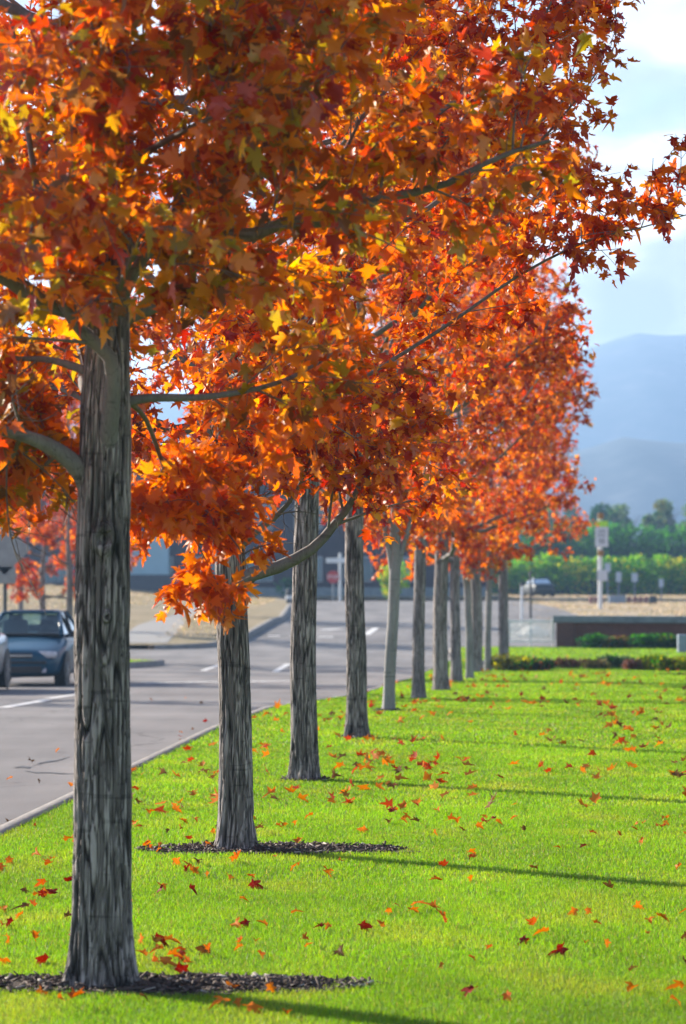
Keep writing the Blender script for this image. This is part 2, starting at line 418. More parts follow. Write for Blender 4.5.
# main road, crossing and the road ahead
rows = []
for y in YS:
    if y < -10 or y > 192: continue
    if y <= 85: a = interp(XLT, y)
    elif y < 99: a = -70
    else: a = interp(XLT2, y)
    if y <= 97: b = xk(y) - .15
    else: b = interp([(97, 9.5), (192, 11)], y)
    rows.append((y, a, b))
road = strip('road', rows, M['asphalt'], dz=-0.13, cols=1)
strip('dry_verge', [(y, interp(XLT, y) - 60, interp(XLT, y) - .16) for y in YS if -10 <= y <= 85], M['verge'], dz=0.0)
# beyond the crossing, left of the road ahead
def bank_z(x, y):
    return max(0.0, -8.5 - x) * .085 * max(0, min(1, (y - 101) / 20)) if x > -22 else 13.5 * .085 * max(0, min(1, (y - 101) / 20))
bv, bf = [], []
by = [y for y in YS if 100 <= y <= 192]
for y in by:
    for t in np.linspace(0, 1, 13):
        x = -70 + (interp(XLT2, y) - .16 + 70) * (1 - (1 - t) ** 2)
        bv.append((x, y, gz(y) + bank_z(x, y)))
for i in range(len(by) - 1):
    for c in range(12): bf.append((i * 13 + c, i * 13 + c + 1, i * 13 + c + 14, i * 13 + c + 13))
link('dry_bank', np_mesh('dry_bank', bv, np.array(bf), M['verge'], smooth=True))['kind'] = 'structure'
strip('dry_bank', [(y, -70, 11) for y in YS if 192 <= y <= 245], M['verge'], dz=0.0)
# green strip on the far verge by the crossing
strip('verge_grass', [(y, interp(XLT, y) - 3.2, interp(XLT, y) - .17) for y in [72, 74, 76, 78, 80, 82]], M['lawn'], dz=0.012)

def ribbon(name, pts, mat, w0, w1, z0, z1, kind='structure', joint=0):
    """kerb: a solid strip between offsets w0..w1 (to the right of travel) and heights z0..z1 over the terrain"""
    vs = []; fs = []
    P = [Vector((p[0], p[1], 0)) for p in pts]
    for i, p in enumerate(P):
        t = (P[min(i + 1, len(P) - 1)] - P[max(i - 1, 0)]).normalized()
        n = Vector((t.y, -t.x, 0))
        for (w, z) in ((w0, z0), (w0, z1 - .02), (w0 + .02 * (1 if w1 > w0 else -1), z1), (w1, z1), (w1, z0)):
            q = p + n * w
            vs.append((q.x, q.y, gz(p.y) + z))
    k = 5
    for i in range(len(P) - 1):
        for c in range(k - 1):
            fs.append((i * k + c, i * k + c + 1, (i + 1) * k + c + 1, (i + 1) * k + c))
    o = link(name, np_mesh(name, vs, np.array(fs), mat))
    o['kind'] = kind
    return o
ky = [y for y in YS if -10 <= y <= 96]
ribbon('kerb', [(xk(y), y) for y in ky], M['kerb'], -.12, .012, -.16, .012)
ribbon('gutter', [(xk(y), y) for y in ky], M['kerb'], -.30, -.125, -.16, -.122)
ribbon('gutter_seam', [(xk(y), y) for y in ky], M['tar'], -.40, -.303, -.16, -.124)
ribbon('kerb', [(interp(XLT, y), y) for y in YS if -10 <= y <= 85], M['kerb'], -.16, 0.0, -.16, .012)
ribbon('kerb', [(interp(XLT2, y), y) for y in YS if 99 <= y <= 192], M['kerb'], -.3, 0.0, -.16, .015)
# footpath beyond the crossing
strip('footpath', [(y, interp([(100, -7.5), (150, -7.7)], y), interp([(100, -5.7), (150, -6.3)], y)) for y in YS if 101 <= y <= 150], M['concrete'], dz=0.012)

# painted marks
def mark(p, q, w):
    p = Vector(p); q = Vector(q); t = (q - p).normalized(); n = Vector((t.y, -t.x)) * w / 2
    k = 6; vs = []; fs = []
    for i in range(k + 1):
        c = p.lerp(q, i / k)
        for s in (-1, 1):
            vs.append((c.x + n.x * s, c.y + n.y * s, gz(c.y + n.y * s) - .13 + .006))
    for i in range(k): fs.append((2 * i, 2 * i + 1, 2 * i + 3, 2 * i + 2))
    o = link('lane_marking', np_mesh('lane_marking', vs, np.array(fs), M['paint'])); o['kind'] = 'structure'
def g2(px, py):
    # on the road surface, .13 below the terrain line
    lo, hi = 5.0, 800.0
    for _ in range(50):
        m = (lo + hi) / 2
        if at(px, py, m).z > gz(m) - .13: lo = m
        else: hi = m
    q = at(px, py, lo); return (q.x, q.y)
mark(g2(3, 708), g2(48, 700), .18)
mark(g2(48, 699), g2(82, 694), .16)
mark(g2(140, 683), g2(300, 681), .5)
mark(g2(203, 671), g2(222, 664), .16)
mark(g2(275, 672), g2(288, 664), .16)
mark(g2(268, 636), g2(280, 636), .5)
mark(g2(290, 636), g2(300, 636), .5)
mark(g2(318, 637), g2(333, 637), .5)
mark(g2(322, 630), g2(340, 629), .5)
mark(g2(366, 635), g2(376, 628), .25)
# sealed crack in the near lane
def crack(pts, w):
    vs = []; fs = []
    for i, (px, py) in enumerate(pts):
        x, y = g2(px, py)
        ww = w * (1 if 0 < i < len(pts) - 1 else .3)
        vs += [(x, y - ww, gz(y) - .125), (x, y + ww, gz(y) - .125)]
    for i in range(len(pts) - 1): fs.append((2 * i, 2 * i + 2, 2 * i + 3, 2 * i + 1))
    o = link('crack_sealant', np_mesh('crack_sealant', vs, np.array(fs), M['tar'])); o['kind'] = 'structure'
crack([(14, 768), (22, 767), (30, 768), (38, 764), (48, 762), (57, 761), (64, 759), (70, 757)], .10)
crack([(24, 771), (36, 773), (50, 773), (62, 774), (76, 774)], .04)

# ------------------------------------------------------------------ leaves
half = [(0.0, 0.0), (0.17, -0.03), (0.41, 0.07), (0.27, 0.20), (0.35, 0.35), (0.56, 0.58), (0.37, 0.57), (0.20, 0.50), (0.23, 0.70), (0.11, 0.80), (0.0, 1.0)]
def leaf_template(h, stem=True):
    pts = [(0.0, 0.36)] + h + [(-x, y) for (x, y) in reversed(h[1:-1])]
    n = len(pts) - 1
    tris = [(0, 1 + i, 1 + (i + 1) % n) for i in range(n)]
    if stem:
        b = len(pts)
        pts = pts + [(0.012, 0.0), (-0.012, 0.0), (0.0, -0.5)]
        tris.append((b, b + 1, b + 2))
    return np.array(pts, np.float32), np.array(tris, np.int32)
T_HI = leaf_template(half)
T_LO = leaf_template([(0.0, 0.0), (0.42, 0.05), (0.22, 0.26), (0.55, 0.58), (0.17, 0.52), (0.0, 1.0)], stem=False)
T_OVAL = leaf_template([(0.0, 0.0), (0.30, 0.35), (0.22, 0.75), (0.0, 1.0)], stem=False)

def unit(v): return v / np.maximum(np.linalg.norm(v, axis=1, keepdims=True), 1e-6)
def leaves_mesh(name, pos, tip, nrm, size, col, tpl, mat, rng, fold=.35, curl=.5):
    P, T = tpl
    n = len(pos)
    tip = unit(tip); side = unit(np.cross(tip, nrm)); nrm = np.cross(side, tip)
    f = rng.normal(fold, .25, n); c = rng.normal(-curl * .5, curl, n)
    x, y = P[:, 0], P[:, 1]
    z = f[:, None] * np.abs(x)[None] + c[:, None] * (y ** 2)[None]
    wx = rng.uniform(.8, 1.12, n)
    jx = rng.normal(0, .035, (n, len(P))); jy = rng.normal(0, .035, (n, len(P)))
    V = pos[:, None, :] + size[:, None, None] * ((x[None] * wx[:, None] + jx)[:, :, None] * side[:, None, :] + (y[None] + jy)[:, :, None] * tip[:, None, :] + z[:, :, None] * nrm[:, None, :])
    k = len(P)
    Fc = (T[None] + (np.arange(n) * k)[:, None, None]).reshape(-1, 3)
    C = np.repeat(col, k, axis=0)
    return np_mesh(name, V.reshape(-1, 3), Fc, mat, col=C)

COLS = {
    'yellow': (0.72, 0.38, 0.035), 'gold': (0.70, 0.28, 0.022), 'orange': (0.70, 0.205, 0.022), 'redor': (0.60, 0.125, 0.024),
    'red': (0.45, 0.06, 0.024), 'crimson': (0.30, 0.028, 0.020), 'olive': (0.36, 0.25, 0.03), 'brown': (0.22, 0.10, 0.035)}
def palette(rng, n, w, depth=None):
    keys = list(w); p = np.array([w[k] for k in keys], float); p /= p.sum()
    base = np.array([COLS[k] for k in keys])
    idx = rng.choice(len(keys), n, p=p)
    c = base[idx] * rng.uniform(.8, 1.15, (n, 1)) * rng.uniform(.93, 1.07, (n, 3))
    return np.clip(c, 0, .9)

# ------------------------------------------------------------------ trees
class Tubes:
    def __init__(s): s.v = []; s.f = []; s.n = 0
    def add(s, pts, rad, k):
        pts = np.asarray(pts, float); m = len(pts)
        t = np.gradient(pts, axis=0); t = unit(t)
        ref = np.array([0, 0, 1.0]) if abs(t[:, 2]).mean() < .8 else np.array([1.0, 0, 0])
        a = unit(np.cross(t, ref)); b = np.cross(t, a)
        ang = np.arange(k) * 2 * PI / k
        ring = pts[:, None, :] + np.asarray(rad)[:, None, None] * (np.cos(ang)[None, :, None] * a[:, None, :] + np.sin(ang)[None, :, None] * b[:, None, :])
        s.v.append(ring.reshape(-1, 3))
        i = np.arange(m - 1)[:, None] * k; j = np.arange(k)[None, :]; j2 = (j + 1) % k
        s.f.append((np.stack([i + j, i + j2, i + k + j2, i + k + j], -1).reshape(-1, 4)) + s.n)
        s.n += m * k
    def mesh(s, name, mat):
        v = np.concatenate(s.v)
        return np_mesh(name, v, np.concatenate(s.f), mat, smooth=True, col=np.ones((len(v), 3)))

ENV = [(1.3, .55), (1.7, 1.0), (2.2, 1.6), (2.8, 2.0), (3.6, 2.2), (4.6, 2.2), (5.6, 2.2), (6.6, 1.9), (7.6, 1.35), (8.3, .7), (8.9, .2)]
def bez(p0, p1, p2, n):
    t = np.linspace(0, 1, n)[:, None]
    return (1 - t) ** 2 * p0 + 2 * t * (1 - t) * p1 + t ** 2 * p2
def smooth_path(pts, n):
    """Catmull-Rom through points"""
    P = np.array(pts, float)
    P = np.vstack([2 * P[0] - P[1], P, 2 * P[-1] - P[-2]])
    out = []
    m = len(P) - 3
    for i in range(m):
        a, b, c, d = P[i:i + 4]
        for t in np.linspace(0, 1, max(2, n // m), endpoint=(i == m - 1)):
            out.append(.5 * (2 * b + (c - a) * t + (2 * a - 5 * b + 4 * c - d) * t * t + (3 * b - a - 3 * c + d) * t ** 3))
    return np.array(out)

def trunk_mesh(rng, r0, top, lean, detail, young, base_h=2.2, knots=(), wob=.018):
    """trunk and leader as one tapering skin with flare, swellings and knots"""
    k = 144 if detail == 2 else 84 if detail == 1 else 16
    zs = np.concatenate([np.linspace(-.12, .5, 60 if detail == 2 else 24 if detail else 10, endpoint=False),
                         np.linspace(.5, base_h + .6, 220 if detail == 2 else 60 if detail else 14, endpoint=False),
                         np.linspace(base_h + .6, top, 60 if detail else 16)])
    seed = rng.uniform(0, 50)
    ph = rng.uniform(0, 6.28, 4)
    ang = np.arange(k) * 2 * PI / k
    V = np.zeros((len(zs), k, 3)); C = np.ones((len(zs), k, 3))
    for i, z in enumerate(zs):
        h = max(z, 0)
        taper = np.interp(h, [0, .25, base_h, base_h + .5, base_h + 1.3, top], [1.0, .95, .84, .62, .42, .04])
        flare = .26 * math.exp(-h / .15) if not young else .18 * math.exp(-h / .1)
        cx = lean[0] * h + wob * math.sin(h * 1.7 + ph[0]) * min(1, h); cy = lean[1] * h + wob * math.sin(h * 1.3 + ph[1]) * min(1, h)
        if h > base_h:
            cx += .05 * math.sin((h - base_h) * 1.5 + ph[2]) * min(1, (h - base_h)); cy += .05 * math.sin((h - base_h) * 1.2 + ph[3]) * min(1, (h - base_h))
        for j in range(k):
            a = ang[j]; ca, sa = math.cos(a), math.sin(a)
            lobes = 1 + flare * (1 + .45 * math.sin(5 * a + ph[0]) + .25 * math.sin(3 * a + ph[1]))
            n = mnoise.noise(Vector((ca * 1.4 + seed, sa * 1.4, z * 1.6))) * .055 + mnoise.noise(Vector((ca * 5 + seed, sa * 5, z * 3.0))) * (.03 if not young else .012)
            if detail == 2:
                n += mnoise.noise(Vector((ca * 9 + seed, sa * 9, z * 3.2))) * .035 + mnoise.noise(Vector((ca * 3 + seed, sa * 3, z * 22))) * .010
            r = r0 * taper * lobes * (1 + n)
            if detail and not young and h < base_h + 1.2:
                # bark plates parted by real furrows, and a few cross cracks
                sw = .5 * mnoise.noise(Vector((ca * 2 + seed, sa * 2, z * 5)))
                q1 = abs(mnoise.noise(Vector((ca * 3.3 + seed + sw * .5, sa * 3.3, z * 2.0))))
                q2 = abs(mnoise.noise(Vector((ca * 4.6 - seed + sw * .4, sa * 4.6, z * 3.1 + 7))))
                q3 = abs(mnoise.noise(Vector((ca * 1.5 + seed * 2, sa * 1.5, z * 9.0))))
                s1 = min(1, max(0, (q1 - .015) / .10)); s2 = min(1, max(0, (q2 - .010) / .08)); s3 = min(1, .45 + q3 / .035)
                fur = s1 * (.35 + .65 * s2) * s3
                r -= .010 * (1 - fur) * (1 if h > .05 else .4)
                C[i, j] *= .10 + .90 * fur ** 1.15
            for (kz, ka, ks) in knots:
                da = (a - ka + PI) % (2 * PI) - PI
                q = math.hypot((z - kz) / ks, da * r0 / ks)
                if q < 2.5:
                    r += r0 * .16 * (math.exp(-((q - .75) / .35) ** 2) - .8 * math.exp(-(q / .35) ** 2))
                    q *= 1 + .25 * mnoise.noise(Vector((a * 4, z * 14, seed))); C[i, j] *= 1 - .8 * math.exp(-(q / .34) ** 2) - .35 * math.exp(-((q - 1.0) / .25) ** 2)
            V[i, j] = (cx + ca * r, cy + sa * r, z)
    m = len(zs)
    ii = np.arange(m - 1)[:, None] * k; jj = np.arange(k)[None, :]; j2 = (jj + 1) % k
    Fc = np.stack([ii + jj, ii + j2, ii + k + j2, ii + k + jj], -1).reshape(-1, 4)
    me = np_mesh('trunk', V.reshape(-1, 3), Fc, M['young' if young else 'bark'], smooth=True, col=C.reshape(-1, 3))
    def axis(h):
        i = min(len(zs) - 1, int(np.searchsorted(zs, h)))
        return V[i].mean(0), float(np.linalg.norm(V[i] - V[i].mean(0), axis=1).mean())
    return me, axis

def make_tree(seed, loc, label, group, r0=.11, rscale=1.0, top=8.7, lean=(0, 0), detail=1, young=False, weights=None, limbs=18, custom=(),
              leaf=.075, dens=1.22, tpl=None, knots=(), wob=.018, hmin=1.85, name='maple_tree', clip=None, hs_off=0.0, recol=None):
    rng = np.random.default_rng(seed)
    root = empty(name, loc)
    tag(root, label, 'tree', group)
    tm, axis = trunk_mesh(rng, r0, top, lean, detail, young, knots=knots, wob=wob)
    link('trunk', tm, root)
    tpl = tpl or T_HI
    LP, LT, LN, LS = [], [], [], []
    def env(h): return interp(ENV, h - hs_off) * rscale
    jobs = []
    az = rng.uniform(0, 6.28)
    for i in range(limbs):
        t = (i + .5) / limbs
        hs = hmin + (top - 1.3 - hmin) * t ** .95 + rng.uniform(-.08, .08)
        az += 2.39996 + rng.uniform(-.25, .25)
        c, rr = axis(hs)
        rise = rng.uniform(.8, 1.5) if t < .35 else rng.uniform(1.0, 1.9)
        if t < .12: rise = rng.uniform(.35, .8)
        if young: rise *= 1.35
        ht = min(hs + rise, top + .1)
        rt = env(ht) * rng.uniform(.84, 1.02)
        d = np.array([math.cos(az), math.sin(az), 0])
        p0 = np.array([c[0], c[1], hs]) + d * rr * .45
        p2 = np.array([c[0], c[1], ht]) + d * rt
        p1 = np.array([c[0], c[1], hs + rise * (.15 if t < .35 else .28)]) + d * rt * .5
        side = np.array([-d[1], d[0], 0]) * rng.normal(0, .12) * rt
        path = bez(p0, p1 + side, p2, 14)
        L = np.linalg.norm(np.diff(path, axis=0), axis=1).sum()
        r_l = min(rr * .55, .012 + .0125 * L) * (.8 if young else 1)
        path[1:] += rng.normal(0, .012, path[1:].shape)
        jobs.append((path, r_l, .35, -.0, 1.0, 1.0))
    for cu in custom:
        path = smooth_path(cu['pts'], 18)
        jobs.append((path, cu['r'], cu.get('bare', .3), cu.get('droop', 0.0), cu.get('dens', 1.0), cu.get('short', 1.0)))
    DENS_L = lambda L: L
    for (path, r_l, bare, droop, dn, short) in jobs:
        tb = Tubes()
        m = len(path)
        rad = r_l * np.interp(np.linspace(0, 1, m), [0, .06, 1], [1.25, 1.0, .22])
        tb.add(path, rad, 10 if detail == 2 else 7 if detail else 5)
        L = np.linalg.norm(np.diff(path, axis=0), axis=1).sum()
        nb = max(4, int(L * 5.6 * dn))
        for b in range(nb):
            t = bare + (1 - bare) * (b + rng.uniform(.1, .9)) / nb
            i = min(m - 2, int(t * (m - 1)))
            p = path[i] + (path[i + 1] - path[i]) * (t * (m - 1) - i)
            tan = path[i + 1] - path[i]; tan /= np.linalg.norm(tan)
            rv = rng.normal(0, 1, 3); rv -= tan * rv.dot(tan); rv /= np.linalg.norm(rv) + 1e-6
            dirv = tan * rng.uniform(.4, .9) + rv * .85 + np.array([0, 0, .22 - droop + rng.normal(0, .12)])
            dirv /= np.linalg.norm(dirv)
            bl = rng.uniform(.35, .8) * (1 - .35 * t) * min(1, .55 + L * .22) * short
            end = p + dirv * bl + np.array([0, 0, .06 - droop * .3])
            c, _ = axis(max(.5, min(end[2], top)))
            rad_xy = math.hypot(end[0] - c[0], end[1] - c[1]); lim = max(env(end[2]) * (rng.uniform(.86, 1.1) if rng.uniform() < .85 else rng.uniform(1.05, 1.25)), .3)
            if rad_xy > lim and droop == 0:
                end[:2] = c[:2] + (end[:2] - c[:2]) * lim / rad_xy
            if end[2] < 1.55 and droop == 0: end[2] = 1.55 + rng.uniform(0, .3)
            bp = bez(p, (p + end) / 2 + rng.normal(0, .04, 3), end, 6)
            tb.add(bp, np.linspace(max(.0035, r_l * .28 * (1 - t * .5)), .002, 6), 4 if detail else 3)
            ntw = int(round((3 + bl * 8) * dens))
            for q in range(ntw):
                u = .15 + .85 * (q + rng.uniform(0, 1)) / ntw
                ii = min(4, int(u * 5)); pp = bp[ii] + (bp[ii + 1] - bp[ii]) * (u * 5 - ii)
                tv = rng.normal(0, 1, 3) * .8 + dirv * .8 + np.array([0, 0, .1 - droop * .4]); tv /= np.linalg.norm(tv)
                tl = rng.uniform(.10, .30) * (.4 + .6 * short)
                e2 = pp + tv * tl
                if detail: tb.add(np.array([pp, (pp + e2) / 2 + rng.normal(0, .008, 3), e2]), np.array([.0022, .0017, .0012]), 3)
                nl = rng.integers(6, 11)
                uu = np.linspace(.15, 1, nl)[:, None]
                lp = pp + (e2 - pp) * uu + rng.normal(0, .016, (nl, 3))
                lt = rng.normal(0, .75, (nl, 3)) + tv * .5 + np.array([0, 0, -.45])
                ln = rng.normal(0, .55, (nl, 3)) + np.array([0, 0, 1.0]) + tv * .2
                LP.append(lp); LT.append(lt); LN.append(ln)
        o = link('branch', tb.mesh('branch', M['young' if young else 'limb']), root)
    LP = np.concatenate(LP); LT = np.concatenate(LT); LN = np.concatenate(LN)
    if clip is not None:
        keep = clip(LP, rng)
        LP, LT, LN = LP[keep], LT[keep], LN[keep]
    n = len(LP)
    LT = unit(LT)
    LP = LP + LT * .02
    sz = rng.uniform(.5, 1.22, n) * leaf
    # outer, higher leaves turn red first; sheltered ones stay golden
    col = palette(rng, n, weights)
    c0 = np.array([axis(h)[0] for h in (2.0, 4.0, 6.0)]).mean(0)
    rr = np.hypot(LP[:, 0] - c0[0], LP[:, 1] - c0[1]) / (2.2 * rscale)
    redp = np.clip(rr - .45, 0, 1) * .75
    sw = rng.uniform(0, 1, n) < redp
    col[sw] = palette(rng, int(sw.sum()), {'orange': 3, 'redor': 5, 'red': 4, 'crimson': 1.4})
    if recol:
        q = recol(LP); col[q] = palette(rng, int(q.sum()), {'orange': 5, 'redor': 4, 'gold': 1.2, 'red': 1})
    link('crown', leaves_mesh('crown', LP, LT, LN, sz, col, tpl, M['leaf'], rng), root)
    print('TREE', seed, 'leaves', n)
    return root

def copy_tree(o, parent=None):
    c = o.copy(); COL.objects.link(c)
    c.parent = parent
    for ch in list(o.children): copy_tree(ch, c)
    return c

W_GOLD = {'yellow': .8, 'gold': 3.2, 'orange': 4.5, 'redor': 3.0, 'red': 1.6, 'olive': 3.2, 'brown': 1.6}
W_ORANGE = {'yellow': .4, 'gold': 2.2, 'orange': 4.6, 'redor': 4.4, 'red': 3.0, 'crimson': 1.8}
W_RED = {'gold': 1.0, 'orange': 3.8, 'redor': 4.8, 'red': 3.6, 'crimson': 2.0}
GROW = 'autumn maples in a row along the kerb'
GFAR = 'red maples on the far verge of the road'

def base(px, py):
    p = gp(px, py); return p
def local(treepx, treepy, d):
    """tree-local converter from picture positions at the tree's own depth plus an offset"""
    b = gp(treepx, treepy)
    def f(px, py, dy=0.0):
        q = at(px, py, b.y + dy)
        return (q.x - b.x, dy, q.z - b.z)
    return b, f

# --- first tree
b1, L1 = local(103, 986, 12)
cust1 = [
    {'pts': [L1(88, 482, .0), L1(72, 462, -.05), L1(45, 444, -.12), L1(8, 432, -.2), L1(-60, 420, -.25), L1(-170, 370, -.3)], 'r': .042, 'bare': .35},
    {'pts': [L1(106, 462, -.03), L1(109, 430, -.085), L1(112, 395, -.13), L1(110, 358, -.17), L1(84, 334, -.2), L1(62, 303, -.25), L1(50, 262, -.3), L1(30, 150, -.4), L1(10, 20, -.45)], 'r': .040, 'bare': .45},
    {'pts': [L1(118, 404, 0), L1(150, 398, .05), L1(215, 396, .2), L1(290, 378, .4), L1(370, 330, .6)], 'r': .022, 'bare': .45},
    {'pts': [L1(130, 402, 0.05), L1(146, 420, .3), L1(162, 462, .6), L1(176, 505, .8), L1(198, 545, .9), L1(222, 592, .95)], 'r': .012, 'bare': .35, 'droop': .10, 'dens': 2.0, 'short': .42},
    {'pts': [L1(172, 490, .75), L1(190, 498, .85), L1(216, 520, .9), L1(240, 550, .9), L1(252, 580, .9)], 'r': .008, 'bare': .1, 'droop': .08, 'dens': 1.9, 'short': .42},
    {'pts': [L1(165, 465, .6), L1(156, 485, .6), L1(152, 505, .6), L1(152, 520, .6)], 'r': .006, 'bare': .2, 'droop': .1, 'dens': 1.2, 'short': .40},
    {'pts': [L1(112, 330, 0), L1(135, 270, -.1), L1(188, 192, -.2), L1(206, 120, -.25), L1(232, 10, -.3), L1(245, -80, -.3)], 'r': .026, 'bare': .35},
    {'pts': [L1(120, 320, .05), L1(175, 298, .1), L1(235, 270, .2), L1(310, 215, .3), L1(360, 120, .3)], 'r': .030, 'bare': .4},
    {'pts': [L1(90, 372, 0), L1(50, 360, .1), L1(0, 356, .2), L1(-90, 330, .3)], 'r': .018, 'bare': .35},
    {'pts': [L1(104, 330, -.05), L1(118, 290, -.4), L1(130, 262, -.9), L1(140, 235, -1.4)], 'r': .018, 'bare': .15, 'dens': 1.1},
    {'pts': [L1(104, 270, -.05), L1(80, 235, -.5), L1(62, 205, -1.0), L1(40, 180, -1.5)], 'r': .018, 'bare': .15, 'dens': 1.1},
    {'pts': [L1(104, 180, -.05), L1(150, 150, -.5), L1(195, 125, -.9), L1(240, 105, -1.3)], 'r': .018, 'bare': .2, 'dens': 1.1},
    {'pts': [L1(104, 120, -.05), L1(100, 80, -.5), L1(95, 45, -1.0), L1(90, 20, -1.4)], 'r': .016, 'bare': .2, 'dens': 1.1},
    {'pts': [L1(104, 230, -.05), L1(170, 225, -.4), L1(235, 230, -.8), L1(300, 225, -1.0)], 'r': .016, 'bare': .25, 'dens': 1.4},
    {'pts': [L1(104, 60, -.05), L1(170, 40, -.5), L1(260, 30, -.8), L1(330, 10, -1.0)], 'r': .016, 'bare': .2, 'dens': 1.4},
    {'pts': [L1(20, 437, -.16), L1(10, 460, .1), L1(-10, 480, .4), L1(-30, 490, .6)], 'r': .010, 'bare': .05, 'droop': .2, 'dens': 3.0},
    {'pts': [L1(60, 452, -.05), L1(45, 465, .3), L1(35, 475, .7), L1(20, 480, .9)], 'r': .010, 'bare': .1, 'droop': .15, 'dens': 3.0},
]
def clip1(P, rng):
    # the stem and first fork stay clear on the side towards the lawn's open front
    near = (np.hypot(P[:, 0], P[:, 1]) < .34) & (P[:, 2] < 2.55)
    front = (P[:, 1] < -.05) & (np.abs(P[:, 0]) < .30) & (P[:, 2] < 2.50)
    low = (P[:, 2] < 1.80 + .06 * rng.uniform(-1, 1, len(P))) & (P[:, 0] < .1)
    # a gap in the crown that lets a shaft of sun reach the low hanging bunch
    c = np.array(L1(205, 545, .92)); s_ = np.array([math.sin(SUN_AZ) * math.cos(SUN_EL), math.cos(SUN_AZ) * math.cos(SUN_EL), math.sin(SUN_EL)])
    v = P - c; t = v @ s_
    shaft = (t > .30) & (np.linalg.norm(v - t[:, None] * s_, axis=1) < .52)
    side = (P[:, 1] > .25) & (P[:, 0] > L1(278, 550, .9)[0]) & (P[:, 2] < L1(0, 470, .9)[2])
    side |= (P[:, 1] > .25) & (P[:, 2] < L1(0, 616, .9)[2])
    side |= (P[:, 1] > .25) & (P[:, 0] > 0) & (P[:, 0] < L1(160, 550, .8)[0]) & (P[:, 2] < L1(0, 556, .8)[2])
    return ~(near | front | low | shaft | side)
make_tree(11, b1, 'nearest maple in the kerb row, thick fissured grey trunk with a knot', GROW, r0=.119, rscale=.86, lean=(.002, 0), detail=2, wob=.004,
          weights=W_GOLD, limbs=24, dens=1.3, recol=lambda P: (P[:, 1] > .35) & (P[:, 2] < 2.25) & (P[:, 0] > .05), custom=cust1, knots=[(1.72, R(-84), .058), (1.42, R(-78), .020)], clip=clip1, hmin=2.15)
# --- second tree
b2, L2 = local(235, 850, 18)
cust2 = [
    {'pts': [L2(236, 590, 0), L2(252, 574, -.08), L2(278, 567, -.1), L2(312, 549, -.1), L2(335, 524, -.08), L2(354, 498, -.05), L2(372, 455, 0), L2(400, 380, .1)], 'r': .047, 'bare': .55},
    {'pts': [L2(240, 545, 0), L2(256, 531, -.05), L2(276, 516, -.08), L2(297, 490, -.1), L2(318, 440, -.15)], 'r': .027, 'bare': .5},
    {'pts': [L2(249, 534, -.05), L2(252, 518, -.05), L2(257, 502, -.05), L2(262, 470, -.05)], 'r': .013, 'bare': .5},
    {'pts': [L2(240, 470, 0), L2(330, 400, 0), L2(440, 330, .0), L2(520, 275, .0), L2(590, 240, -.05), L2(640, 228, -.1), L2(690, 214, -.12)], 'r': .014, 'bare': .08, 'dens': 1.3, 'short': .75},
    {'pts': [L2(235, 470, -.05), L2(225, 450, -.4), L2(215, 440, -.8), L2(210, 430, -1.2)], 'r': .016, 'bare': .1, 'dens': 1.6},
    {'pts': [L2(235, 430, -.05), L2(265, 420, -.4), L2(300, 420, -.8), L2(335, 425, -1.1)], 'r': .016, 'bare': .1, 'dens': 1.6},
    {'pts': [L2(235, 380, -.05), L2(235, 350, -.5), L2(228, 320, -1.0), L2(220, 300, -1.4)], 'r': .016, 'bare': .1, 'dens': 1.5},
    {'pts': [L2(235, 440, .0), L2(300, 440, .1), L2(360, 450, .2), L2(420, 450, .3)], 'r': .018, 'bare': .25, 'dens': 1.4},
    {'pts': [L2(235, 440, .0), L2(190, 430, .1), L2(150, 430, .2), L2(100, 425, .3)], 'r': .018, 'bare': .15, 'dens': 1.6},
    {'pts': [L2(235, 250, 0), L2(330, 190, 0), L2(430, 120, .1), L2(505, 60, .2), L2(548, 10, .2), L2(570, -40, .2)], 'r': .022, 'bare': .3, 'dens': 1.2},
    {'pts': [L2(420, 240, 0), L2(500, 180, -.1), L2(560, 120, -.15), L2(608, 58, -.2), L2(628, 22, -.2)], 'r': .010, 'bare': .3, 'dens': .45, 'short': .6},
]
def clip2(P, rng):
    out = np.ones(len(P), bool)
    out &= ~((P[:, 2] < 2.0) & (np.abs(P[:, 0]) < .75) & (P[:, 0] > -.2))
    out &= ~((P[:, 2] < 1.72))
    return out
make_tree(22, b2, 'second maple from the camera, low bent limb reaching right over the lawn', GROW, r0=.102, rscale=.98, lean=(-.008, 0), detail=1,
          weights=W_ORANGE, limbs=24, custom=cust2, clip=clip2, hmin=2.2)
# --- third, fourth
clip_low = lambda P, rng: P[:, 2] > 1.85 + .25 * rng.uniform(-1, 1, len(P))
make_tree(33, gp(305, 780), 'third maple from the camera, thick straight trunk ahead of a thinner pair', GROW, r0=.107, detail=1, weights=W_ORANGE, limbs=19, clip=clip_low, hmin=2.05)
make_tree(44, gp(356, 738), 'fourth maple from the camera, dark trunk beside a pale young one', GROW, r0=.104, detail=1, weights=W_RED, limbs=19, clip=clip_low, hmin=2.0)
# --- fifth, young and pale
t5 = make_tree(55, gp(388.5, 711), 'pale smooth young maple with a V fork, nearest of the slim ones', GROW, r0=.072, rscale=.9, top=7.2, lean=(.035, 0), detail=1, young=True, weights=W_ORANGE,
          custom=[{'pts': [(.055, 0, 1.50), (.02, -.02, 1.75), (-.05, -.04, 2.1), (-.12, -.05, 2.7), (-.2, 0, 3.6)], 'r': .042, 'bare': .35}, {'pts': [(.055, 0, 1.45), (.12, -.02, 1.7), (.22, -.03, 2.05), (.38, -.03, 2.6), (.6, 0, 3.5)], 'r': .040, 'bare': .35}],
          limbs=16, clip=clip_low, hmin=1.75)
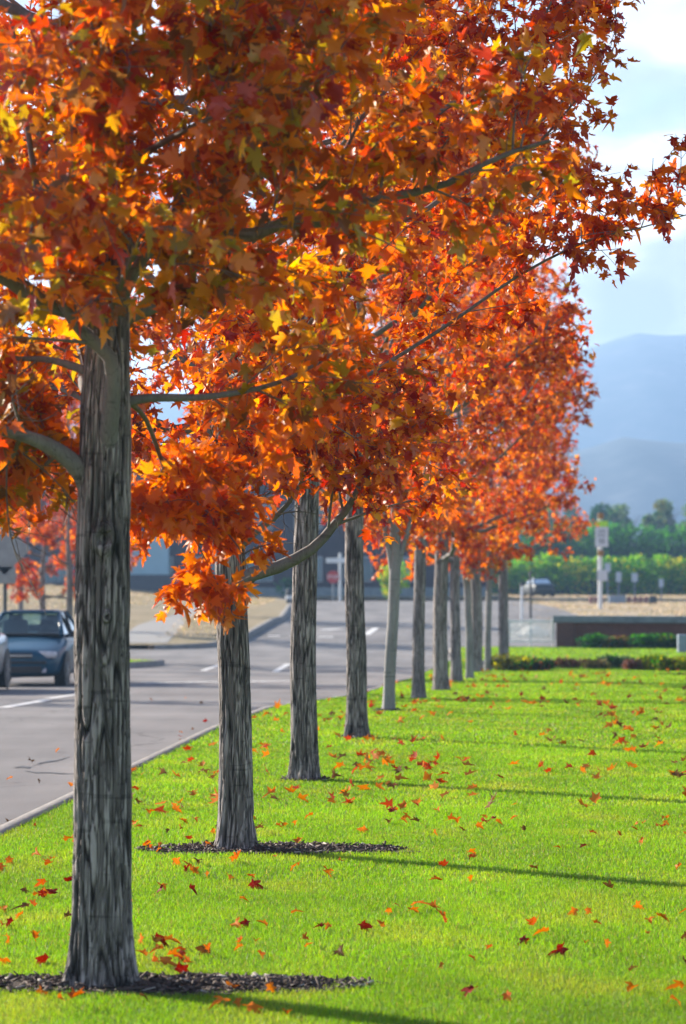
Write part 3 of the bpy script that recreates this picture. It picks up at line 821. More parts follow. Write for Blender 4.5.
# --- the far ones: two mature forms and the young form, copied
fa = make_tree(66, gp(419, 699), 'slim dark maple just past the pale V-forked one', GROW, r0=.088, detail=0, weights=W_ORANGE, limbs=17, tpl=T_LO, dens=.8, leaf=.098,
               clip=lambda P, rng: P[:, 2] > 1.5 + .2 * rng.uniform(-1, 1, len(P)), hmin=1.75, hs_off=-.5)
fb = make_tree(77, gp(441, 691), 'thick dark maple midway down the row, seventh from the camera', GROW, r0=.118, detail=0, weights=W_RED, limbs=17, tpl=T_LO, dens=.8, leaf=.098,
               clip=lambda P, rng: P[:, 2] > 1.5 + .2 * rng.uniform(-1, 1, len(P)), hmin=1.75, hs_off=-.5)
def place(src, p, rz, s, label, group=GROW):
    o = copy_tree(src); o.location = p; o.rotation_euler.z = rz; o.scale = (s, s, s); o['label'] = label; o['group'] = group
    return o
place(fa, gp(456, 682), 2.1, 1.12, 'dark maple close behind the thick seventh one, eighth from the camera')
place(t5, gp(469.5, 679), 4.2, 1.02, 'pale slim young maple in front of a darker one, far down the row')
place(fb, gp(476, 672), 3.5, 1.1, 'dark maple half hidden between two pale young ones')
place(t5, gp(488, 671), 1.3, 1.05, 'pale slim young maple beside the grey boulder at the end of the row')
place(fb, gp(503.5, 664), 5.1, 1.12, 'last maple of the kerb row, next to the low shrub bed')
# --- maples across the road
def farpos(x, y): return Vector((x, y, gz(y)))
fc = make_tree(88, farpos(-7.0, 79.5), 'red maple on the far verge with green grass at its foot', GFAR, r0=.10, detail=0, weights=W_RED, limbs=22, tpl=T_LO, dens=1.0, leaf=.11,
               clip=lambda P, rng: P[:, 2] > 1.45, hmin=1.5, hs_off=-.45)
place(fc, farpos(-8.3, 86), 2.7, 1.0, 'red maple behind the blue car, left of another on the verge', GFAR)
place(fc, farpos(-9.6, 65), 4.0, 1.0, 'red maple left of the parked cars, shading the road beside them', GFAR)
place(fa, farpos(-10.2, 51), 1.9, 1.0, 'orange maple left of the road, its shadow crossing the near lane', GFAR)
place(fc, farpos(-11.6, 112), .4, 1.0, 'red maple on the dry bank behind the diamond sign', GFAR)
place(fc, farpos(-9.9, 128), 5.2, 1.05, 'farthest red maple on the dry bank, left of the footpath', GFAR)

# ------------------------------------------------------------------ mulch and grass
rngG = np.random.default_rng(5)
MUL = [(b1.x + .12, b1.y + .0, .92, .26), (b2.x + .20, b2.y - .02, .76, .33)]
for p in (gp(305, 780), gp(356, 738), gp(388.5, 711)): MUL.append((p.x, p.y, .17, .2))
def mulch_in(x, y, grow=0.0):
    w = np.zeros(len(x), bool)
    for (cx, cy, a, b) in MUL:
        th = np.arctan2((y - cy) / b, (x - cx) / a)
        wob = 1 + .10 * np.sin(3 * th + cx * 9) + .07 * np.sin(7 * th + cy) + .05 * np.sin(13 * th)
        w |= ((x - cx) / (a + grow)) ** 2 + ((y - cy) / (b + grow)) ** 2 < wob ** 2
    return w
vs = []; fs = []
for (cx, cy, a, b) in MUL:
    s = len(vs); k = 48
    vs.append((cx, cy, gz(cy) + .02))
    for i in range(k):
        t = 2 * PI * i / k
        wob = 1.06 + .10 * math.sin(3 * t + cx * 9) + .07 * math.sin(7 * t + cy) + .05 * math.sin(13 * t)
        vs.append((cx + a * wob * math.cos(t), cy + b * wob * math.sin(t), gz(cy) + .006))
    for i in range(k): fs.append((s, s + 1 + i, s + 1 + (i + 1) % k))
nch = 0
V = [np.array(vs)]; FF = [np.array(fs)]; CC = [np.tile([.06, .045, .035], (len(vs), 1))]
off = len(vs)
chipm = leaf_mat('mulch_chip', transl=0.0, gloss=0.03, rough=0.6)
o = link('mulch', np_mesh('mulch', np.array(vs), np.array(fs), M['mulch'])); o['kind'] = 'stuff'
cv, cf, cc = [], [], []
nv = 0
for (cx, cy, a, b) in MUL:
    n = int(3200 * a * b) + 40
    for i in range(n):
        th = rngG.uniform(0, 6.28); rr = math.sqrt(rngG.uniform(0, 1.05))
        x = cx + a * rr * math.cos(th); y = cy + b * rr * math.sin(th)
        l = rngG.uniform(.008, .038); w = rngG.uniform(.003, .008); h = rngG.uniform(.001, .004)
        rot = Matrix.Rotation(rngG.uniform(0, 6.28), 3, 'Z') @ Matrix.Rotation(rngG.normal(0, .35), 3, 'Y') @ Matrix.Rotation(rngG.normal(0, .4), 3, 'X')
        z = gz(y) + .008 + .014 * (1 - rr) + rngG.uniform(0, .008)
        for (sx, sy, sz) in ((-1, -1, -1), (1, -1, -1), (1, 1, -1), (-1, 1, -1), (-1, -.7, 1), (1, -.8, 1), (.8, 1, 1), (-1, .7, 1)):
            q = rot @ Vector((sx * l, sy * w, sz * h)); cv.append((x + q.x, y + q.y, z + q.z))
        for f in ((0, 3, 2, 1), (4, 5, 6, 7), (0, 1, 5, 4), (1, 2, 6, 5), (2, 3, 7, 6), (3, 0, 4, 7)): cf.append([nv + q for q in f])
        g = rngG.choice([0, 1, 2], p=[.62, .31, .07])
        c = np.array([(.06, .042, .034), (.12, .09, .075), (.38, .34, .30)][g]) * rngG.uniform(.7, 1.2)
        cc += [c] * 8; nv += 8
o = link('mulch_chips', np_mesh('mulch_chips', np.array(cv), np.array(cf), chipm, col=np.array(cc))); o['kind'] = 'stuff'

def grass(rng, bands, xl, xr, name, hmul=1.0):
    allv, allf, allc = [], [], []
    nv = 0
    for (y0, y1, dens, w, h) in bands:
        xa = min(xl(y0), xl(y1)); xb = max(xr(y0), xr(y1))
        n = int((y1 - y0) * (xb - xa) * dens)
        x = rng.uniform(xa, xb, n); y = rng.uniform(y0, y1, n)
        xlv = np.interp(y, [t[0] for t in XK], [t[1] for t in XK]) + rng.uniform(-.02, .05, n) if xl is xk_l else np.array([xl(v) for v in y])
        keep = (x > xlv) & (x < np.interp(y, [y0, y1], [xr(y0), xr(y1)])) & ~(mulch_in(x + rng.normal(0, .035, n), y + rng.normal(0, .03, n)) & (rng.uniform(0, 1, n) > .05))
        x, y = x[keep], y[keep]; n = len(x)
        z = np.interp(y, _zy, _zz)
        patch = np.array([mnoise.noise(Vector((a * .9, b * .5, 3.3))) for a, b in zip(x, y)])
        hh = h * rng.uniform(.55, 1.15, n) * (1 + .22 * patch) * hmul
        th = rng.uniform(0, 2 * PI, n)
        lean = rng.uniform(.1, .95, n); la = rng.uniform(0, 2 * PI, n)
        sx, sy = np.cos(th), np.sin(th); lx, ly = np.cos(la) * lean * hh, np.sin(la) * lean * hh
        ww = w * rng.uniform(.7, 1.3, n)
        base = np.stack([x, y, z - .004], 1)
        side = np.stack([sx, sy, np.zeros(n)], 1) * ww[:, None] / 2
        mid = base + np.stack([lx * .3, ly * .3, hh * .62], 1)
        tip = base + np.stack([lx, ly, hh * (1 - .25 * lean)], 1)
        Vv = np.stack([base - side, base + side, mid + side * .8, mid - side * .8, tip], 1).reshape(-1, 3)
        i0 = nv + np.arange(n)[:, None] * 5
        T = np.concatenate([i0 + np.array([[0, 1, 2]]), i0 + np.array([[0, 2, 3]]), i0 + np.array([[3, 2, 4]])])
        c = np.array([.197, .345, .024]) * rng.uniform(.7, 1.2, (n, 1)) * (1 + .26 * patch[:, None]) * np.stack([rng.uniform(.8, 1.2, n), np.ones(n), rng.uniform(.6, 1.5, n)], 1)
        dry = np.array([mnoise.noise(Vector((a * 2.1 + 40, b * 1.3, 9.1))) for a, b in zip(x, y)])
        c = c * (1 + np.clip(dry, 0, 1)[:, None] * np.array([.75, .10, .9])) * (1 - .25 * np.clip(-dry, 0, 1)[:, None])
        yel = rng.uniform(0, 1, n) < .05
        c[yel] = np.array([.40, .33, .09]) * rng.uniform(.7, 1.1, (yel.sum(), 1))
        allv.append(Vv); allf.append(T); allc.append(np.repeat(c, 5, axis=0)); nv += n * 5
    me = np_mesh(name, np.concatenate(allv), np.concatenate(allf), M['grass'], col=np.clip(np.concatenate(allc), 0, .9))
    o = link(name, me); o['kind'] = 'stuff'
    print('GRASS', name, nv // 5)
def xk_l(y): return xk(y)
def xr_l(y): return .112 * y + 1.2
grass(rngG, [(9.5, 12.5, 17000, .0022, .029), (12.5, 16, 11500, .0027, .029), (16, 21, 7000, .0036, .029), (21, 28, 3600, .0054, .030), (28, 38, 1300, .010, .034), (38, 52, 600, .015, .034), (52, 70, 280, .024, .034), (70, 97, 150, .036, .036)],
      xk_l, xr_l, 'lawn_grass')
grass(rngG, [(73, 81, 150, .03, .06)], lambda y: interp(XLT, y) - 3.0, lambda y: interp(XLT, y) - .2, 'strip_grass')

# dry grass standing on the field and the banks
def dry_grass(name, rects, zf, n, h, w, cols):
    rg = np.random.default_rng(31)
    V_, F_, C_ = [], [], []
    nv = 0
    for (xa, xb, ya, yb, share) in rects:
        m_ = int(n * share)
        x = rg.uniform(xa, xb, m_); y = rg.uniform(ya, yb, m_)
        pz = np.array([mnoise.noise(Vector((a * .35, b * .12, 1.7))) for a, b in zip(x, y)])
        kp = rg.uniform(-.9, .6, m_) < pz + .15
        x, y, pz = x[kp], y[kp], pz[kp]; m_ = len(x)
        z = np.array([zf(a, b) for a, b in zip(x, y)])
        hh = h * rg.uniform(.4, 1.2, m_) * (1 + pz); th = rg.uniform(0, 6.28, m_)
        b0 = np.stack([x, y, z - .02], 1); sd = np.stack([np.cos(th), np.sin(th), 0 * th], 1) * (w * rg.uniform(.6, 1.4, m_))[:, None]
        tp = b0 + np.stack([rg.normal(0, .35, m_) * hh, rg.normal(0, .35, m_) * hh, hh], 1)
        V_.append(np.stack([b0 - sd, b0 + sd, tp], 1).reshape(-1, 3)); F_.append(nv + np.arange(m_ * 3).reshape(-1, 3)); nv += m_ * 3
        c = np.array(cols)[rg.integers(0, len(cols), m_)] * rg.uniform(.75, 1.2, (m_, 1))
        C_.append(np.repeat(c, 3, axis=0))
    link(name, np_mesh(name, np.concatenate(V_), np.concatenate(F_), M['green'], col=np.concatenate(C_)))['kind'] = 'stuff'
DRYC = [(.33, .25, .16), (.38, .29, .20), (.28, .22, .12), (.19, .18, .08), (.40, .32, .24)]
dry_grass('dry_field_grass', [(8, 48, 120, 247, 1.0)], lambda x, y: gz(y) - .2, 60000, .09, .045, DRYC)
def bank_ok(x, y): return gz(y) + (bank_z(x, y) if y > 100 else 0)
dry_grass('dry_bank_grass', [(-26, -7.8, 102, 190, .45), (-6.2, -3.9, 104, 190, .08), (-24, -10.5, 30, 72, .3), (-24, 9, 193, 204, .17)], bank_ok, 50000, .09, .04, DRYC)

# ------------------------------------------------------------------ fallen leaves
rngF = np.random.default_rng(77)
KINDS_F = [('orange', ['orange', 'redor', 'orange'], 'bright orange fallen maple leaf lying on the lawn', 'orange leaves fallen on the lawn', .72),
           ('red', ['red', 'redor'], 'deep red fallen maple leaf lying on the lawn', 'red leaves fallen on the lawn', .06),
           ('brown', ['brown', 'crimson'], 'curled dark brown fallen maple leaf on the lawn', 'brown leaves fallen on the lawn', .22)]
protos = {}
for (k, cols, lab, grp, p) in KINDS_F:
    protos[k] = []
    for v in range(6):
        c = palette(rngF, 1, {cols[v % len(cols)]: 1}) * (.9 if k != 'brown' else .75)
        me = leaves_mesh('fallen_leaf', np.zeros((1, 3)), np.array([[0, 1.0, 0]]), np.array([[0, 0, 1.0]]), np.array([1.0]), c, T_HI, M['fallen'], rngF,
                         fold=.55 if k != 'brown' else .9, curl=.8 if k != 'brown' else 1.2)
        protos[k].append(me)
pts = []
for (d0, d1, n) in ((10.8, 14, 84), (14, 18, 120), (18, 24, 140), (24, 31, 130), (31, 42, 140), (42, 60, 110), (60, 82, 70)):
    k = 0
    while k < n:
        y = rngF.uniform(d0, d1); x = rngF.uniform(xk(y) + .05, .1145 * y + .25) if rngF.uniform() < .75 else rngF.uniform(xk(y) + .05, xk(y) + 2.2)
        if rngF.uniform() < .38 and pts:                  # wind-blown drifts
            q = pts[rngF.integers(max(0, len(pts) - 25), len(pts))]
            x = q[0] + rngF.normal(0, .16); y = q[1] + rngF.normal(0, .22)
            if not (xk(y) < x): continue
        pts.append((x, y)); k += 1
pts.sort(key=lambda q: q[1])
def leaf_xform(x, y, onroad=False):
    s = rngF.uniform(.034, .068)
    rot = Matrix.Rotation(rngF.uniform(0, 6.28), 3, 'Z') @ Matrix.Rotation(rngF.normal(0, .55), 3, 'X') @ Matrix.Rotation(rngF.normal(0, .55), 3, 'Y')
    z = gz(y) + (.033 + rngF.uniform(-.006, .010) if not onroad else -.10)
    return s, rot, z
for i, (x, y) in enumerate(pts[:285]):
    j = rngF.choice(3, p=[k[4] for k in KINDS_F])
    k, cols, lab, grp, p = KINDS_F[j]
    s, rot, z = leaf_xform(x, y)
    o = link('fallen_leaf', protos[k][rngF.integers(0, 6)])
    o.location = (x, y, z); o.rotation_euler = rot.to_euler(); o.scale = (s, s, s)
    tag(o, lab, 'leaf', grp)
for (px, py) in ((12, 782), (38, 783), (60, 752), (72, 790), (45, 815), (8, 826), (200, 705), (186, 700), (150, 701), (180, 735), (32, 765), (205, 722)):
    x, y = g2(px, py); s, rot, z = leaf_xform(x, y, True)
    o = link('fallen_leaf', protos['brown' if px % 3 else 'orange'][px % 6]); o.location = (x, y, z); o.rotation_euler = rot.to_euler(); o.scale = (s,) * 3
    tag(o, 'fallen maple leaf lying on the grey asphalt by the kerb', 'leaf', 'leaves fallen on the road')
rest = np.array(pts[285:])
n = len(rest)
link('fallen_leaves', leaves_mesh('fallen_leaves', np.column_stack([rest, np.interp(rest[:, 1], _zy, _zz) + .045]), rngF.normal(0, 1, (n, 3)) * [1, 1, .4], rngF.normal(0, .5, (n, 3)) + [0, 0, 1],
     rngF.uniform(.07, .11, n), palette(rngF, n, {'orange': 3, 'red': 1.5, 'brown': 1.5}), T_LO, M['fallen'], rngF))['kind'] = 'stuff'

n = 420
yy = 9 + (75 - 9) * rngF.uniform(0, 1, n) ** 1.3
xx = np.array([xk(v) for v in yy]) - .13 - np.abs(rngF.normal(0, .13, n))
keep = rngF.uniform(-.5, .7, n) < np.array([mnoise.noise(Vector((0, v * .35, 2.2))) for v in yy]) + .1
xx, yy = xx[keep], yy[keep]; n = len(xx)
link('gutter_litter', leaves_mesh('gutter_litter', np.column_stack([xx, yy, np.interp(yy, _zy, _zz) - .112]), rngF.normal(0, 1, (n, 3)) * [1, 1, .25], rngF.normal(0, .35, (n, 3)) + [0, 0, 1],
     rngF.uniform(.03, .075, n), palette(rngF, n, {'brown': 5, 'crimson': 1, 'redor': 1}), T_LO, M['fallen'], rngF))['kind'] = 'stuff'

# ------------------------------------------------------------------ cars
def make_car(loc, rz, paint, label, name='parked_car'):
    """sedan, nose at y=0 facing -Y, length 4.5, origin on the road under its nose"""
    root = empty(name, loc, rz); tag(root, label, 'car', 'cars on the road')
    st = [(0.0, .50, .60, .30), (.06, .64, .66, .24), (.25, .76, .72, .20), (.7, .84, .80, .18), (1.25, .86, .92, .17), (2.0, .865, .95, .17), (3.0, .865, .96, .17), (3.75, .85, .98, .18), (4.2, .80, .97, .22), (4.42, .72, .88, .26), (4.5, .58, .72, .34)]
    vs = []; fs = []
    for (y, w, h, b) in st:
        prof = [(0, h + .03), (.45 * w, h + .022), (.80 * w, h - .01), (.95 * w, h - .07), (w, h - .18), (w * 1.0, (h + b) / 2), (w * .97, b + .12), (w * .90, b), (0, b)]
        full = prof + [(-x, z) for (x, z) in reversed(prof[1:-1])]
        vs += [(x, y, z) for (x, z) in full]
    k = 16
    for i in range(len(st) - 1):
        for j in range(k): fs.append((i * k + j, i * k + (j + 1) % k, (i + 1) * k + (j + 1) % k, (i + 1) * k + j))
    me = bpy.data.meshes.new('body')
    me.from_pydata(vs, [], fs + [tuple(range(k - 1, -1, -1)), tuple(range((len(st) - 1) * k, len(st) * k))])
    me.materials.append(paint)
    for p in me.polygons: p.use_smooth = True
    body = link('body', me, root)
    sub = body.modifiers.new('sub', 'SUBSURF'); sub.levels = 2; sub.render_levels = 2
    # cabin: corner points
    A = {'fl': (.70, 1.22, .955), 'fr': (-.70, 1.22, .955), 'tl': (.53, 2.05, 1.355), 'tr': (-.53, 2.05, 1.355), 'bl': (.53, 2.95, 1.355), 'br': (-.53, 2.95, 1.355), 'rl': (.68, 3.72, .99), 'rr': (-.68, 3.72, .99)}
    roof = MB()
    roof.box((0, 2.50, 1.365), (1.08, 1.06, .05), bevel=.022)
    roof.box((0, 2.50, 1.388), (.86, .86, .04), bevel=.018)
    roof.build('roof', paint, root, smooth=True)
    for a, b in (('fl', 'tl'), ('fr', 'tr'), ('rl', 'bl'), ('rr', 'br')):
        MB().cyl(A[a], A[b], .045, .04, 8).build('pillar', paint, root, smooth=True)
    for s in (1, -1):
        MB().cyl((.71 * s, 2.4, .96), (.575 * s, 2.45, 1.38), .035, .03, 8).build('pillar', M['black'], root)
    def pane(name, ks, off):
        P = [Vector(A[q]) for q in ks]
        o = MB().poly([p + Vector(off) for p in P]).build(name, M['glass'], root)
    pane('windshield', ('fl', 'fr', 'tr', 'tl'), (0, -.012, .008)); pane('rear_window', ('rl', 'rr', 'br', 'bl'), (0, .012, .008))
    pane('side_window', ('fl', 'tl', 'bl', 'rl'), (.006, 0, 0)); pane('side_window', ('fr', 'tr', 'br', 'rr'), (-.006, 0, 0))
    MB().box((0, 1.42, .965), (1.3, .4, .05), bevel=.02).build('dashboard', M['black'], root)
    for s in (1, -1):
        m = MB(); m.box((.36 * s, 2.35, .98), (.48, .14, .5), bevel=.05); m.box((.36 * s, 2.38, 1.24), (.26, .09, .15), bevel=.035)
        m.build('seat', M['seatm'], root, smooth=True)
        # the bench behind
    MB().box((0, 3.25, .95), (1.2, .16, .34), bevel=.05).build('rear_seat', M['seatm'], root, smooth=True)
    m = MB(); Mx = Matrix.Translation((.36, 1.72, 1.02)) @ Matrix.Rotation(R(65), 4, 'X')
    prev = None
    for i in range(20):
        t = 2 * PI * i / 20; t2 = 2 * PI * (i + 1) / 20
        m.cyl(Mx @ Vector((.18 * math.cos(t), .18 * math.sin(t), 0)), Mx @ Vector((.18 * math.cos(t2), .18 * math.sin(t2), 0)), .014, seg=6)
    m.cyl(Mx @ Vector((-.17, 0, 0)), Mx @ Vector((.17, 0, 0)), .018, seg=6)
    m.build('steering_wheel', M['black'], root)
    for s in (1, -1):
        m = MB(); m.box((.56 * s, .14, .615), (.40, .16, .125), Matrix.Rotation(R(-13 * s), 3, 'Z'), bevel=.04)
        m.build('headlight', M['lens'], root, smooth=True)
        m = MB(); m.box((.93 * s, 1.5, .97), (.20, .10, .13), bevel=.04); m.box((.80 * s, 1.5, .93), (.14, .05, .05))
        m.build('side_mirror', M['black'], root, smooth=True)
        MB().box((.50 * s, -.005 + .07, .33), (.16, .05, .09), bevel=.02).build('fog_light', M['lens'], root)
    MB().box((0, .012, .60), (.66, .05, .10), bevel=.015).build('grille', M['black'], root)
    MB().box((0, -.018, .60), (.68, .02, .022), bevel=.006).build('chrome_strip', M['chrome'], root)
    m = MB(); m.box((0, .045, .345), (1.0, .09, .14), bevel=.03); m.build('air_intake', M['black'], root)
    m = MB(); m.box((0, .02, .475), (1.18, .07, .05), bevel=.02); m.build('bumper_strip', M['black'], root)
    for s in (1, -1):
        for y in (.85, 3.55):
            w = empty('wheel', (0, 0, 0)); w.parent = root; w.location = (.75 * s, y, .30)
            MB().cyl((-.10, 0, 0), (.10, 0, 0), .31, seg=28).build('tyre', M['tyre'], w, smooth=False)
            m = MB(); m.cyl((.10 * s, 0, 0), (.115 * s, 0, 0), .20, seg=20)
            for q in range(5):
                a = q * 2 * PI / 5
                m.box((.122 * s, .1 * math.cos(a), .1 * math.sin(a)), (.012, .16, .04), Matrix.Rotation(a, 3, 'X'))
            m.build('rim', M['rim'], w)
            # dark arch round the tyre
            MB().cyl((.105 * s, 0, .02), (.117 * s, 0, .02), .355, seg=28).build('wheel_arch', M['black'], w)
    return root
make_car((-6.02, 57.0, gz(58.5) - .13), R(-3), M['carblue'], 'teal blue sedan facing the camera with a sunlit white roof edge')
make_car((-6.82, 50.6, gz(52) - .13), R(-2), M['carsilver'], 'silver car cut by the left frame edge, ahead of the blue sedan')
pc = at(531, 600, 234); make_car((pc.x, 234, gz(234) - .2), R(190), M['cardark'], 'distant dark car on the road beyond the railing')

# ------------------------------------------------------------------ signs and posts
def post(parent, h, r, mat, name='post'): return MB().cyl((0, 0, -.15), (0, 0, h), r, seg=10).build(name, mat, parent)
# lime-topped sign on white pole
p = gp(600, 605); p.z = gz(p.y) - .2
H = at(600, 515, p.y).z - p.z
s = empty('school_sign', p); tag(s, 'tall white pole carrying a white sign with lime green header', 'sign')
post(s, H, .11, M['white'])
k = p.y / F
zc = lambda py: at(600, py, p.y).z - p.z
xo = 1.5 * k
MB().box((xo, -.14, (zc(527) + zc(547)) / 2), (13 * k, .03, zc(527) - zc(547)), bevel=.01).build('sign_panel', M['signw'], s)
MB().box((xo, -.14, (zc(521) + zc(526.8)) / 2), (12.4 * k, .03, zc(521) - zc(526.8)), bevel=.01).build('sign_header', M['lime'], s)
m = MB()
for i, (w, a, bb) in enumerate(((7, 530, 532.4), (7.5, 534, 536.4), (6, 538.5, 543.5))):
    zz = (zc(a) + zc(bb)) / 2
    n = 5 if i < 2 else 2
    for q in range(n):
        m.box((xo + (q - (n - 1) / 2) * w * k / n, -.162, zz), (w * k / n * .55, .012, zc(a) - zc(bb)))
m.build('sign_legend', M['signk'], s)
for py in (516, 553):
    m = MB(); m.cyl((.02, -.1, zc(py)), (.02, -.32, zc(py)), 3.0 * k, seg=16); m.box((.02, -.16, zc(py)), (5.5 * k, .12, 6 * k), bevel=.03)
    m.build('amber_beacon', M['amber'], s)
MB().box((.1, -.15, (zc(570) + zc(581)) / 2), (10 * k, .03, zc(570) - zc(581)), bevel=.01).build('lower_panel', M['signw'], s)
# small signs in the field
for (px, yt, yb, w, h, lab) in ((607.5, 563, 600, 6, 9, 'small tilted grey sign directly behind the lime-topped sign pole'), (618.5, 572, 601, 5.5, 10, 'small white sign on a thin post, right of the lime-topped sign'),
                           (634.5, 573, 601, 6, 9, 'small white sign on a thin post before the yellow bush'), (661, 579, 601, 4.5, 8, 'small white sign on a thin post, rightmost in the dry field')):
    d = 200.0; q = at(px, yb, d); q.z = gz(d) - .2; k = d / F
    s = empty('field_sign', q); tag(s, lab, 'sign', 'small signs standing in the dry field')
    h0 = at(px, yt, d).z - q.z
    post(s, h0, .045, M['greym'])
    MB().box((0, -.07, h0 - h * k / 2), (w * k, .03, h * k), bevel=.01).build('sign_panel', M['signw'], s)
# diamond warning sign seen from behind
s = empty('warning_sign', farpos(-8.15, 75)); tag(s, 'grey back of a diamond sign on a dark post behind the cars', 'sign')
zt = at(7, 516, 75).z - gz(75)
post(s, zt, .05, M['darkm'])
zc0 = at(7, 549, 75).z - gz(75)
MB().box((0, -.075, zc0), (.9, .02, .9), Matrix.Rotation(R(45), 3, 'Y'), bevel=.008).build('diamond_panel', M['greym'], s)
MB().box((-.02, -.075, at(7, 575, 75).z - gz(75)), (.58, .02, .42), bevel=.008).build('plate', M['greym'], s)
# stop sign, far side of the crossing
d = 188.0
q = at(333, 600, d); q.z = gz(d)
s = empty('stop_sign', q); tag(s, 'small red octagonal stop sign by the white crossarm pole', 'sign')
hh = at(333, 577, d).z - q.z
post(s, hh + .3, .04, M['greym'])
pts8 = [(.40 * math.cos(R(22.5 + 45 * i)), -.06, hh + .40 * math.sin(R(22.5 + 45 * i))) for i in range(8)]
MB().poly(pts8, .02, (0, -1, 0)).build('octagon_panel', M['red'], s)
fc = bpy.data.curves.new('lettering', 'FONT'); fc.body = 'STOP'; fc.size = .30; fc.align_x = 'CENTER'; fc.align_y = 'CENTER'; fc.extrude = .004; fc.materials.append(M['white'])
tmp = bpy.data.objects.new('lettering_curve', fc); COL.objects.link(tmp)
bpy.context.view_layer.update()
lm = bpy.data.meshes.new_from_object(tmp.evaluated_get(bpy.context.evaluated_depsgraph_get()))
bpy.data.objects.remove(tmp)
to = link('lettering', lm, s); to.location = (0, -.09, hh); to.rotation_euler = (R(90), 0, 0)
q = at(340, 600, d); q.z = gz(d)
s = empty('street_sign', q); tag(s, 'white pole with a pale blue crossarm plate beside the stop sign', 'sign')
hh = at(340, 553, d).z - q.z
post(s, hh, .09, M['white'])
MB().box((-.25, -.1, hh - .45), (1.2, .05, .30), bevel=.01).build('name_plate', M['white'], s)
# dark bollard near the far kerb, thin posts by the railing
q = at(289, 606, 160); q.z = gz(160)
s = empty('bollard', q); tag(s, 'small dark bollard with a white band on the far verge', 'bollard')
MB().cyl((0, 0, -.1), (0, 0, .62), .17, .14, 14).sphere((0, 0, .62), .14, 2).build('body', M['darkm'], s)
MB().cyl((0, 0, .22), (0, 0, .40), .178, .172, 14).build('white_band', M['white'], s)
for (px, yt, lab) in ((521.5, 586, 'thin pale post standing just behind the railing'), (530.5, 575, 'thin dark lamp post behind the white rock')):
    d = 118; q = at(px, 612, d); q.z = gz(d) - .2; hh = at(px, yt, d).z - q.z
    s = empty('thin_post', q); tag(s, lab, 'post')
    MB().cyl((0, 0, -.1), (0, 0, hh), .05, .045, 10).build('shaft', M['darkm'] if px > 525 else M['rail'], s)
    MB().cyl((0, 0, hh), (0, 0, hh + .12), .075, .06, 10).build('cap', M['darkm'], s)

# ------------------------------------------------------------------ wall, railing, boulders
z0 = gz(97)
wl = empty('brick_wall', (6.65, 97, z0)); wl.rotation_euler.z = math.atan2(-6.0, 22.0)
tag(wl, 'low dark brick wall with a grey cap behind the lawn', 'wall')
MB().box((11, .2, .30), (22, .40, .92)).build('brickwork', M['wallbrick'], wl)
MB().box((11, .2, .87), (22.2, .56, .22), bevel=.03).build('cap', M['cap'], wl)
MB().box((.3, .2, .33), (.55, .52, .98), bevel=.01).build('pier', M['wallbrick'], wl)
q = at(681, 641, 91.5)
s = empty('utility_box', (q.x, 90.6, gz(91))); tag(s, 'pale grey utility box standing against the brick wall', 'utility box')
MB().box((0, 0, .25), (.40, .3, .55), bevel=.02).build('cabinet', M['boxgrey'], s)
MB().box((0, -.158, .27), (.33, .012, .44), bevel=.004).build('door', M['boxgrey'], s)
s = empty('railing', (5.15, 97.2, z0)); tag(s, 'pale metal railing with upright bars left of the brick wall', 'railing')
for x in (0, .72, 1.42): MB().box((x, 0, .42), (.06, .06, .92), bevel=.008).build('post', M['rail'], s)
for z in (.80, .16): MB().box((.71, 0, z), (1.46, .04, .05), bevel=.006).build('rail', M['rail'], s)
for i in range(15):
    x = .07 + i * .0935
    if abs(x - .72) < .03: continue
    MB().cyl((x, 0, .17), (x, 0, .80), .026, seg=8).build('bar', M['rail'], s)
def rock(loc, r, sc, mat, label, seed):
    bm = bmesh.new(); bmesh.ops.create_icosphere(bm, subdivisions=4, radius=1)
    for v in bm.verts:
        n = mnoise.fractal(v.co * 1.1 + Vector((seed, 0, 0)), 1.0, 2.0, 4)
        v.co *= 1 + .28 * n
        v.co = Vector((v.co.x * r * sc[0], v.co.y * r * sc[1], v.co.z * r * sc[2]))
    me = bpy.data.meshes.new('boulder'); bm.to_mesh(me); bm.free(); me.materials.append(mat)
    o = link('boulder', me, None, loc); tag(o, label, 'boulder')
    o['kind'] = 'thing'
q = gp(497, 669); rock((q.x, q.y, q.z + .08), .34, (1.2, .8, .5), M['rock'], 'grey boulder at the left end of the shrub bed', 3.1)
q = at(532, 616, 108); rock((q.x, 108, gz(108) - .05), .5, (1.2, .8, .55), M['rockw'], 'white rock behind the pale railing', 8.7)
for i, px in enumerate((591, 596, 601.5, 629, 635, 640.5, 646)):
    d = 178; q = at(px, 603, d)
    o = MB().box((0, 0, .2), (.24, .2, .42), bevel=.03).build('marker_block', M['pinkblock']); o.location = (q.x, d, gz(d) - .2)
    tag(o, 'low weathered pinkish marker block in a line across the dry field', 'block', 'pinkish marker blocks in the dry field')
o = MB().box((0, 0, .2), (.42, .3, .5), bevel=.05).build('marker_block', M['darkm']); q = at(653, 603, 178); o.location = (q.x, 178, gz(178) - .2)
tag(o, 'dark block ending the line of pinkish ones in the dry field', 'block')
s = empty('utility_box', (at(617, 603, 178).x, 178, gz(178) - .2)); tag(s, 'low blue-grey cabinet in the dry field under the small signs', 'utility box')
MB().box((0, 0, .22), (.95, .5, .48), bevel=.03).build('cabinet', M['boxgrey'], s)
MB().box((0, 0, .475), (1.02, .56, .04), bevel=.01).build('lid', M['greym'], s)

